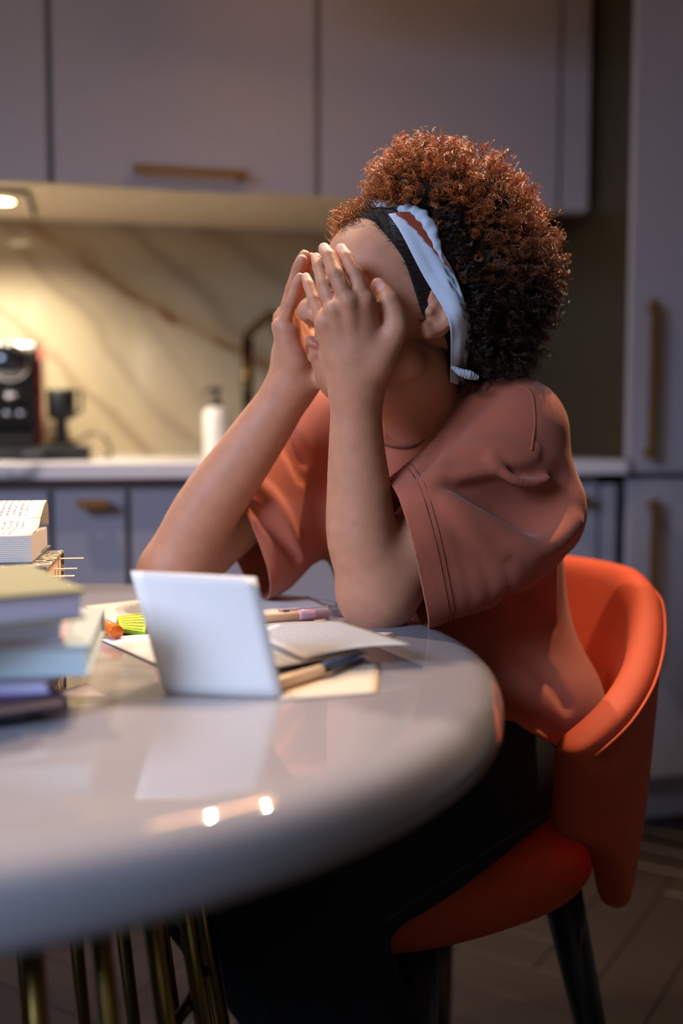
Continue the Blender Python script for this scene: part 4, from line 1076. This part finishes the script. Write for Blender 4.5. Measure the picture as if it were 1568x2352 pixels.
bm = bmesh.new(); rings = [[bm.verts.new(p) for p in collar_ring(rr, up)] for rr, up in ((RK+.006, .0005), (RK-.001, .0035), (RK-.0065, .0075), (RK-.0095, .0105), (RK-.0105, .0095), (RK-.0075, .0050), (RK-.002, .0), (RK+.004, -.002))]
for i in range(8):
    for j in range(64): bm.faces.new((rings[i][j], rings[i][(j+1) % 64], rings[(i+1) % 8][(j+1) % 64], rings[(i+1) % 8][j]))
M['terra'] = mat('terracotta_rib', '#9c523c', .9, bump=.3, bscale=900)
co_ = link('collar', bm_mesh(bm, 'collar'), M['terra'], None, True); co_.parent = TEE
cs_ = tube('collar_seam', collar_ring(RK+.0068, .0008), .0011, mat('seam_thread', '#6d3526', .9), None, 6, True); cs_.parent = TEE
def seam_on(f, name, pts, r, m, par, back=-.0006):
    P = lay(f, pts, back, 6)
    if len(P) > 2:
        P = np.array(P)
        for _ in range(3): P[1:-1] = (P[:-2]+2*P[1:-1]+P[2:])/4
        o = tube(name, [tuple(p) for p in P], r, m, None, 6); o.parent = par; return o
seam_on(T, 'shoulder_seam', [(1184, 884), (1208, 890), (1224, 908), (1229, 973), (1220, 1034)], .0016, M['terra'], TEE)

# ------------------------------------------------------------------ jeans and shoes
Hn = np.array((.215, 1.29, .548)); Kn = W(668, 2090, 1.0); An = np.array((.135, 1.135, .10))
Hf = np.array((.065, 1.475, .548)); Kf = np.array((-.245, 1.235, .52)); Af = np.array((-.02, 1.36, .10))
J = Field((-.36, .88, .06), (.42, 1.68, .72), .0048)
J.ell(hips+(-.01, 0, .02), (.118, .165, .085), tR, 0)
J.chain([Hn, lerp(Hn, Kn, .5), Kn+(0, 0, .0)], [.078, .080, .066], .03)
J.chain([Kn, lerp(Kn, An, .35), An], [.064, .062, .052], .03)
J.chain([Hf, lerp(Hf, Kf, .5), Kf], [.092, .082, .066], .04)
J.chain([Kf, lerp(Kf, Af, .35), Af], [.064, .062, .052], .03)
J.base = J.F.copy()
for pts, r, sub in (([(820, 2165), (860, 2190), (905, 2205)], .010, True), ([(815, 2195), (860, 2215), (920, 2225)], .008, False), ([(815, 2235), (870, 2255), (925, 2250)], .008, True), ([(830, 2180), (808, 2265), (828, 2345)], .007, True), ([(620, 2220), (680, 2260), (760, 2270)], .008, True), ([(610, 2160), (660, 2200), (740, 2215)], .007, False), ([(1000, 1990), (900, 2060), (830, 2130)], .006, True)):
    fold(J, pts, r, .02, -.003 if sub else .003, sub)
JV, JQ = J.mesh(3)
for g_ in (lambda V: .115-V[:, 2],): JV, JQ = trim(JV, JQ, g_)
def denim():
    m = mat('dark_denim', '#1f242b', .85, bump=.3, bscale=800, spec=.15); b = NB(m); co = b.coord()
    n = b.noise(co, 900, 2); n2 = b.noise(co, 12, 4)
    b.L.new(b.mix(n2, b.mix(n, lin('#12161b'), lin('#232930')), lin('#181d23')), b.b.inputs['Base Color']); return m
M['denim'] = denim()
JN = child(link('jeans', quad_mesh('jeans', JV, JQ), M['denim']))
seam_on(J, 'side_seam', [(1268, 1862), (1147, 1934), (988, 2043), (908, 2098), (836, 2155)], .0014, mat('seam_denim', '#2e343b', .85), JN)
for (A, fdir) in ((An, np.array((-.8, -.6))), (Af, np.array((-.85, -.5)))):
    fdir = nrm(fdir); sd = np.array((-fdir[1], fdir[0])); bm = bmesh.new(); secs = []
    for t, w, h in ((-.055, .022, .05), (-.04, .032, .075), (.0, .036, .09), (.05, .040, .07), (.11, .044, .05), (.16, .036, .04), (.185, .018, .03)):
        c = A[:2]+fdir*t; ring_ = []
        for a in np.linspace(0, 2*math.pi, 15)[:-1]:
            x = math.cos(a); z = math.sin(a); p = c+sd*x*w*(1 if z < 0 else .85)
            ring_.append(bm.verts.new((p[0], p[1], max(.002, h*.5+z*h*.5))))
        secs.append(ring_)
    for a, b in zip(secs[:-1], secs[1:]):
        for j in range(14): bm.faces.new((a[j], a[(j+1) % 14], b[(j+1) % 14], b[j]))
    bm.faces.new(secs[0][::-1]); bm.faces.new(secs[-1])
    child(link('shoe', bm_mesh(bm, 'shoe'), M['blackmat'], None, True))

# two rows of stitching round the near cuff
a1 = nrm(np.cross(nN, (0, 0, 1))); a2 = np.cross(nN, a1)
for off in (.0250, .0310):
    m_ = nearN & (np.abs(dN-off) < .0034); P_ = TV[m_]; q_ = P_-cN; an = np.arctan2(q_@a2, q_@a1); nb = 90
    b_ = ((an+math.pi)/(2*math.pi)*nb).astype(int) % nb; cc_ = np.bincount(b_, minlength=nb); okb = cc_ > 0
    R_ = np.bincount(b_, np.hypot(q_@a1, q_@a2), nb)[okb]/cc_[okb]; ang = (np.arange(nb)[okb]+.5)/nb*2*math.pi-math.pi
    for _ in range(2): R_ = (np.roll(R_, 1)+2*R_+np.roll(R_, -1))/4
    st_ = tube('cuff_stitching', [tuple(cN-nN*off+(a1*math.cos(a)+a2*math.sin(a))*(r+.0001)) for a, r in zip(ang, R_)], .0006, mat('stitch_thread', '#7d4130', .9), None, 5, True); st_.parent = TEE

# ------------------------------------------------------------------ headscarf and hair
def hh(V): return (np.asarray(V)-HC)@HR                    # world to head coordinates (forward, left, up)
SK = Field(HC-.16, HC+.16, .003)
def skull(f, g):
    f.ell(hp(-.012, 0, .045), (.098+g, .073+g, .088+g), HR, 0); f.ell(hp(.041, 0, .032), (.064+g, .060+g, .076+g), HR, .02)
    f.ell(hp(-.02, 0, -.01), (.062+g, .062+g, .05+g), HR, .03)
skull(SK, .0045)
scarf = None
def under(o):
    o.parent = scarf; return o
Lft = [(893, 500), (919, 537), (945, 589), (971, 641), (999, 690), (1028, 742), (1030, 795), (1030, 872)]
Rgt = [(975, 500), (994, 545), (1012, 592), (1040, 634), (1060, 702), (1071, 745), (1069, 795), (1060, 872)]
def inter(pl, t):
    f = t*(len(pl)-1); i = min(int(f), len(pl)-2); f -= i
    return (pl[i][0]*(1-f)+pl[i+1][0]*f, pl[i][1]*(1-f)+pl[i+1][1]*f)
NU, NVV = 42, 14; SV = []; SCc = []; last = None
white, rust, teal, ink = [np.array(lin(c)[:3]) for c in ('#b7c2d4', '#8c3a22', '#6f9698', '#15151c')]
for i in range(NU+1):
    t = i/NU; a, b = inter(Lft, t), inter(Rgt, t)
    for j in range(NVV+1):
        v = j/NVV; x, y = a[0]*(1-v)+b[0]*v, a[1]*(1-v)+b[1]*v
        p = SK.hit(x, y, 1.0, 1.4); pb_ = B.hit(x, y, 1.0, 1.4)
        if pb_ is not None and (p is None or pb_[1] < p[1]): p = pb_
        if p is None: p = W(x, y, (last[1] if last is not None else 1.16))
        last = p
        n = nrm(p-HC); p = p+n*(.0038+.004*math.exp(-((t-.66)/.16)**2)+.0022*math.sin(v*math.pi)+.0016*math.sin(v*9+t*5)*min(1, t*2)+.0020*math.sin(v*15-t*4)*min(1, t*3))
        SV.append(p)
        wob = .10*math.sin(t*40)
        c = white
        edge = .16+t*1.9
        if t < .45 and v > edge and v < .93: c = rust
        elif t > .40 and .62 < v < .96 and abs(math.sin(t*55+v*9)*.5+math.sin(t*23-v*21)*.5) < .13: c = ink
        SCc.append(c)
SV = np.array(SV).reshape(NU+1, NVV+1, 3)
for _ in range(8):
    SV[1:-1] = (SV[:-2]+2*SV[1:-1]+SV[2:])/4
    SV[:, 1:-1] = (SV[:, :-2]+4*SV[:, 1:-1]+SV[:, 2:])/6
SV = SV.reshape(-1, 3); SQ = np.array([(i*(NVV+1)+j, (i+1)*(NVV+1)+j, (i+1)*(NVV+1)+j+1, i*(NVV+1)+j+1) for i in range(NU) for j in range(NVV)])
M['scarf'] = attr_mat('printed_scarf_cotton', .85, bump=.2, bscale=700)
scarf = sb = child(link('headscarf', quad_mesh('band', SV, SQ, np.array(SCc)), M['scarf'])); md = sb.modifiers.new('c', 'SOLIDIFY'); md.thickness = .0018; md.offset = 0
# the same band on the far side of the head, mirrored
q = hh(SV); q[:, 1] *= -1; sb2 = under(link('far_band', quad_mesh('band', HC+q@HR.T, SQ[:, ::-1], np.array(SCc)), M['scarf'])); md = sb2.modifiers.new('c', 'SOLIDIFY'); md.thickness = .0018; md.offset = 0
def roll(name, pts, rad, cols, ruffle, fl=.75, n=22, m=60):
    P = np.array(pts); ts = np.linspace(0, 1, len(P)); tt_ = np.linspace(0, 1, m)
    C = np.stack([np.interp(tt_, ts, P[:, i]) for i in range(3)], 1)
    for _ in range(6): C[1:-1] = (C[:-2]+2*C[1:-1]+C[2:])/4
    R_ = np.interp(tt_, ts, rad); V = []; cc = []; upv = hU
    for i in range(m):
        t = nrm(C[min(i+1, m-1)]-C[max(i-1, 0)]); o = nrm(C[i]-HC); o = nrm(o-t*np.dot(o, t)); s_ = np.cross(t, o)
        for j in range(n):
            a = 2*math.pi*j/n; rr = R_[i]*(1+ruffle*math.sin(a*3+i*.55)*.5+ruffle*.7*math.sin(i*.95+a))
            V.append(C[i]+o*math.sin(a)*rr*fl+s_*math.cos(a)*rr); k = .5+.5*math.sin(a*2+i*.12)
            cc.append(cols[0]*(1-k)+cols[1]*k)
    Q = [(i*n+j, i*n+(j+1) % n, (i+1)*n+(j+1) % n, (i+1)*n+j) for i in range(m-1) for j in range(n)]
    return under(link(name, quad_mesh(name, np.array(V), np.array(Q), np.array(cc)), M['scarf']))
roll('twist', [hp(-.010, -.055, .100), hp(.020, -.030, .122), W(838, 480, 1.232), W(878, 476, 1.205), W(925, 484, 1.185), W(940, 490, 1.178)], [.004, .010, .0125, .0125, .0095, .006], (white, teal), .12)
roll('knot', [W(905, 486, 1.186), W(930, 482, 1.178), W(962, 492, 1.168), W(988, 522, 1.158), W(1004, 568, 1.152), W(1018, 604, 1.150)], [.005, .0092, .0098, .0085, .005, .0015], (white, white*.93), .15)
roll('tail', [W(1036, 842, 1.178), W(1056, 855, 1.178), W(1076, 861, 1.180), W(1096, 868, 1.186)], [.002, .0045, .0055, .003], (white, white*.85), .10, .7)

def xband(z): return np.interp(z, [-.09, -.05, -.016, .058, .113, .2], [-.10, -.083, -.065, -.029, .008, .06])
ELL = [(W(1085, 645, 1.265), (.100, .110, .118)), (W(980, 462, 1.228), (.066, .080, .064)), (W(1110, 800, 1.262), (.066, .080, .046)), (W(1055, 520, 1.25), (.085, .095, .085))]
def env(V, inset=0.):
    d = np.full(len(V), 9.)
    for c, r in ELL:
        r_ = np.array(r)-inset; k = np.linalg.norm((V-c)/r_, axis=1); d = np.minimum(d, (k-1)*r_.min())
    return d
def allowed(V, mg=0.):
    q = hh(V); return (q[:, 0] < xband(q[:, 2])+mg) | (q[:, 2] > .112)
# dark core under the curls
HF = Field(HC-(.14, .17, .20), HC+(.24, .19, .23), .004)
for c, r in ELL: HF.ell(c, np.array(r)-.017, None, .01)
HV, HQ = HF.mesh(2)
def g_core(V): q = hh(V); return np.minimum(q[:, 0]-xband(q[:, 2])+.010, .110-q[:, 2])
HV, HQ = trim(HV, HQ, g_core)
M['core'] = mat('dark_hair_mass', '#140b08', .9, bump=.8, bscale=160)
hair = None
def inhair(o):
    o.parent = hair; return o
hair = child(link('hair', quad_mesh('hair', HV, HQ), M['core']))
# close-lying hair between hairline and scarf
CP = Field(HC-.16, HC+.16, .003); skull(CP, .0016); CV, CQ = CP.mesh(2)
def xline(q): return np.interp(q[:, 2], [-.06, -.03, 0, .0475, .075, .09, .13], [-.03, -.012, .002, .034, .062, .074, .09])+.018*np.clip(1-np.abs(q[:, 1])/.04, 0, 1)
def g_cap(V):
    q = hh(V); n = .0; return np.maximum(q[:, 0]-xline(q)+n, -.006-q[:, 2]+np.clip(-q[:, 0]-.02, 0, .04)*-1.)
CV, CQ = trim(CV, CQ, g_cap)
inhair(link('hair_cap', quad_mesh('hair_cap', CV, CQ), M['core']))
def nrm3(v): return v/np.linalg.norm(v, axis=1, keepdims=True)
def strands(name, P, rad, C, m):
    """P (n,k,3) centre lines, rad (n,k), C (n,k,3) colours: thin three-sided tubes"""
    n, k, _ = P.shape; Tn = np.gradient(P, axis=1); Tn /= np.linalg.norm(Tn, axis=2, keepdims=True)+1e-12
    ref = np.array((.31, .22, .92)); A = np.cross(Tn, ref); A /= np.linalg.norm(A, axis=2, keepdims=True)+1e-9; Bv = np.cross(Tn, A)
    V = np.stack([P+(A*math.cos(a)+Bv*math.sin(a))*rad[..., None] for a in (0, 2.094, 4.189)], 2)   # n,k,3,3
    CC_ = np.repeat(C[:, :, None, :], 3, 2)
    idx = np.arange(n*k*3).reshape(n, k, 3); Q = []
    for j in range(3):
        j2 = (j+1) % 3; Q.append(np.stack([idx[:, :-1, j], idx[:, :-1, j2], idx[:, 1:, j2], idx[:, 1:, j]], -1).reshape(-1, 4))
    o = inhair(link(name, quad_mesh(name, V.reshape(-1, 3), np.concatenate(Q), CC_.reshape(-1, 3)), m)); o['kind'] = 'stuff'; return o
def curls(n, per, lmin, lmax, hr, pitch, k, out=.004, seedf=None):
    pts = []; 
    while len(pts) < n:
        e = rng.choice(len(ELL), p=[.42, .24, .10, .24]); d = rng.normal(size=3); d /= np.linalg.norm(d); c, r = ELL[e]
        p = np.array(c)+d*np.array(r)
        others = [np.linalg.norm((p-c2)/np.array(r2)) for i, (c2, r2) in enumerate(ELL) if i != e]
        if min(others) < .985: continue
        if not allowed(p[None], .016)[0]: continue
        nn = nrm(d/np.array(r)); pts.append(np.concatenate([p, nn]))
    pts = np.array(pts); O = np.repeat(pts[:, :3], per, 0); D = np.repeat(pts[:, 3:], per, 0); N = len(O)
    bend = np.repeat(rng.normal(size=(n, 3))*.55+np.array((0, 0, -.15)), per, 0); L_ = np.repeat(rng.uniform(lmin, lmax, n), per)*rng.uniform(.8, 1.05, N)
    ex = np.repeat(rng.normal(out, .006, n), per)
    t = np.linspace(0, 1, k)[None, :, None]
    tip = O+D*ex[:, None]; root = tip-D*L_[:, None]-bend*L_[:, None]*.35
    mid = (tip+root)/2+np.repeat(rng.normal(size=(n, 3)), per, 0)*.006
    Cn = root[:, None]*(1-t)**2+2*mid[:, None]*t*(1-t)+tip[:, None]*t**2
    ax = nrm3(tip-root); u = np.cross(ax, np.array((.2, .9, .3))); u /= np.linalg.norm(u, axis=1, keepdims=True); v = np.cross(ax, u)
    ph = np.repeat(rng.uniform(0, 6.28, n), per)+rng.normal(0, .35, N); sg = np.repeat(rng.choice([-1, 1], n), per)
    R_ = np.repeat(hr*rng.choice([.5, .8, 1.1, 1.7], n, p=[.25, .35, .28, .12])*rng.uniform(.85, 1.15, n), per)*rng.uniform(.75, 1.2, N); pt = np.repeat(rng.uniform(pitch*.75, pitch*1.3, n), per)
    th = ph[:, None]+sg[:, None]*2*math.pi*(L_/pt)[:, None]*t[..., 0]
    P = Cn+(u[:, None]*np.cos(th)[..., None]+v[:, None]*np.sin(th)[..., None])*(R_[:, None]*np.clip(.4+t[..., 0], 0, 1))[..., None]
    P += rng.normal(size=(N, 1, 3))*.0009
    hgt = np.clip((P[..., 2]-1.115)/.11, 0, 1); tv = np.clip(.15+1.0*t[..., 0], 0, 1)*(.06+.94*hgt)*np.repeat(rng.uniform(.55, 1.1, n), per)[:, None]  # dyed copper tips; lower curls also darkened where light fails to reach
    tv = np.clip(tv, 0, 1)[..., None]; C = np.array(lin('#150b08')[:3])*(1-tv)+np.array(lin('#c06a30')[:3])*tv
    rad = (.00040*(1-.45*t[..., 0]))*np.repeat(rng.uniform(.7, 1.2, n), per)[:, None]
    return P, rad, C
M['hair'] = attr_mat('copper_tipped_curls', .38, spec=.45)
def edge_curls(n, per, k):
    z = rng.uniform(-.06, .112, n); y = rng.uniform(.052, .115, n)*rng.choice([-1, 1], n, p=[.3, .7]); x = xband(z)-rng.uniform(-.006, .022, n)
    Pw = HC+np.stack([x, y, z], 1)@HR.T; m = env(Pw) < .004; Pw = Pw[m]; y = y[m]; n = len(Pw)
    d = nrm3(np.stack([np.full(n, .45), np.sign(y)*.8, rng.normal(0, .3, n)], 1))@HR.T; L_ = rng.uniform(.014, .026, n)
    O = np.repeat(Pw, per, 0); D = np.repeat(d, per, 0); L2 = np.repeat(L_, per)*rng.uniform(.8, 1.1, n*per); t = np.linspace(0, 1, k)[None, :, None]
    u = np.cross(D, np.array((.2, .3, .9))); u /= np.linalg.norm(u, axis=1, keepdims=True); v = np.cross(D, u)
    th = np.repeat(rng.uniform(0, 6.28, n), per)[:, None]+rng.normal(0, .3, n*per)[:, None]+t[..., 0]*np.repeat(rng.uniform(11, 19, n), per)[:, None]
    R_ = np.repeat(rng.uniform(.0025, .0055, n), per)[:, None]
    P = O[:, None]+D[:, None]*(L2[:, None, None]*(t-.4))+(u[:, None]*np.cos(th)[..., None]+v[:, None]*np.sin(th)[..., None])*R_[..., None]+rng.normal(size=(n*per, 1, 3))*.0008
    C = np.array(lin('#1c0f0a')[:3])*np.repeat(rng.uniform(.6, 1.6, n), per)[:, None, None]*np.ones((1, k, 1))
    return P, np.full((n*per, k), .00034), C
strands('hair_edge_curls', *edge_curls(1000, 4, 17), M['hair'])
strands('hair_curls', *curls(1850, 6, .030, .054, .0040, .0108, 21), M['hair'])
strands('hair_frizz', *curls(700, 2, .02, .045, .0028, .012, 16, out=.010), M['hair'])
# short front curls before the scarf and baby hairs combed back from the hairline
n = 520; k = 22; t = np.linspace(0, 1, k)[None, :, None]
z0 = rng.uniform(.070, .098, n); y0 = rng.uniform(-.062, .045, n)
base = np.stack([np.interp(z0, [.07, .1], [.074, .045])+.018*np.clip(1-np.abs(y0)/.04, 0, 1), y0, z0+.004], 1); o_ = nrm3(base-np.array((0, 0, .03)))
tip = base+o_*rng.uniform(.008, .026, n)[:, None]+rng.normal(size=(n, 3))*.005; th = rng.uniform(0, 6.28, n)[:, None]+t[..., 0]*rng.uniform(12, 22, n)[:, None]
Cn = base[:, None]*(1-t)+tip[:, None]*t; Pl = Cn+np.stack([np.cos(th), np.sin(th), np.sin(th*.7)], -1)*.0040*np.clip(t+.2, 0, 1)
keep = (y0 < .02)
tv = np.clip(.2+t[..., 0]*.9, 0, 1)[..., None]; C = np.array(lin('#1d0f09')[:3])*(1-tv)+np.array(lin('#a5602c')[:3])*tv; C = np.repeat(C, n, 0)
strands('hair_fringe', (HC+Pl@HR.T)[keep], np.full((keep.sum(), k), .00042), C[keep], M['hair'])
n = 1300; z0 = rng.uniform(-.02, .105, n); sd = rng.choice([-1, 1], n); yy0 = rng.uniform(.02, .07, n)*sd
q = np.stack([np.zeros(n), yy0, z0], 1); x0 = xline(q)+rng.normal(-.004, .0032, n); Lq = rng.uniform(.03, .07, n)
tt2 = np.linspace(0, 1, k)[None, :]
Xs = x0[:, None]-Lq[:, None]*tt2; Zs = z0[:, None]+Lq[:, None]*tt2*rng.uniform(.0, .7, n)[:, None]+.0018*np.sin(tt2*rng.uniform(6, 14, n)[:, None]+rng.uniform(0, 6, n)[:, None])
# settle each strand onto the scalp along the side direction
A_ = np.clip(1-((Xs+.012)/.1035)**2-((Zs-.045)/.0935)**2, .02, 1); Ys = sd[:, None]*.0785*np.sqrt(A_)
A2 = np.clip(1-((Xs-.041)/.0695)**2-((Zs-.032)/.0815)**2, .0, 1); Ys = sd[:, None]*np.maximum(np.abs(Ys), .0655*np.sqrt(A2))
Pl = np.stack([Xs, Ys, Zs], -1); C = np.tile(np.array(lin('#24150f')[:3]), (n, k, 1))*rng.uniform(.7, 1.8, n)[:, None, None]
ok = (A_ > .021).all(1)
strands('hairline_strands', (HC+Pl@HR.T)[ok], np.tile(np.interp(np.linspace(0, 1, k), [0, .35, 1], [.00006, .00042, .0005]), (ok.sum(), 1)), C[ok], M['hair'])
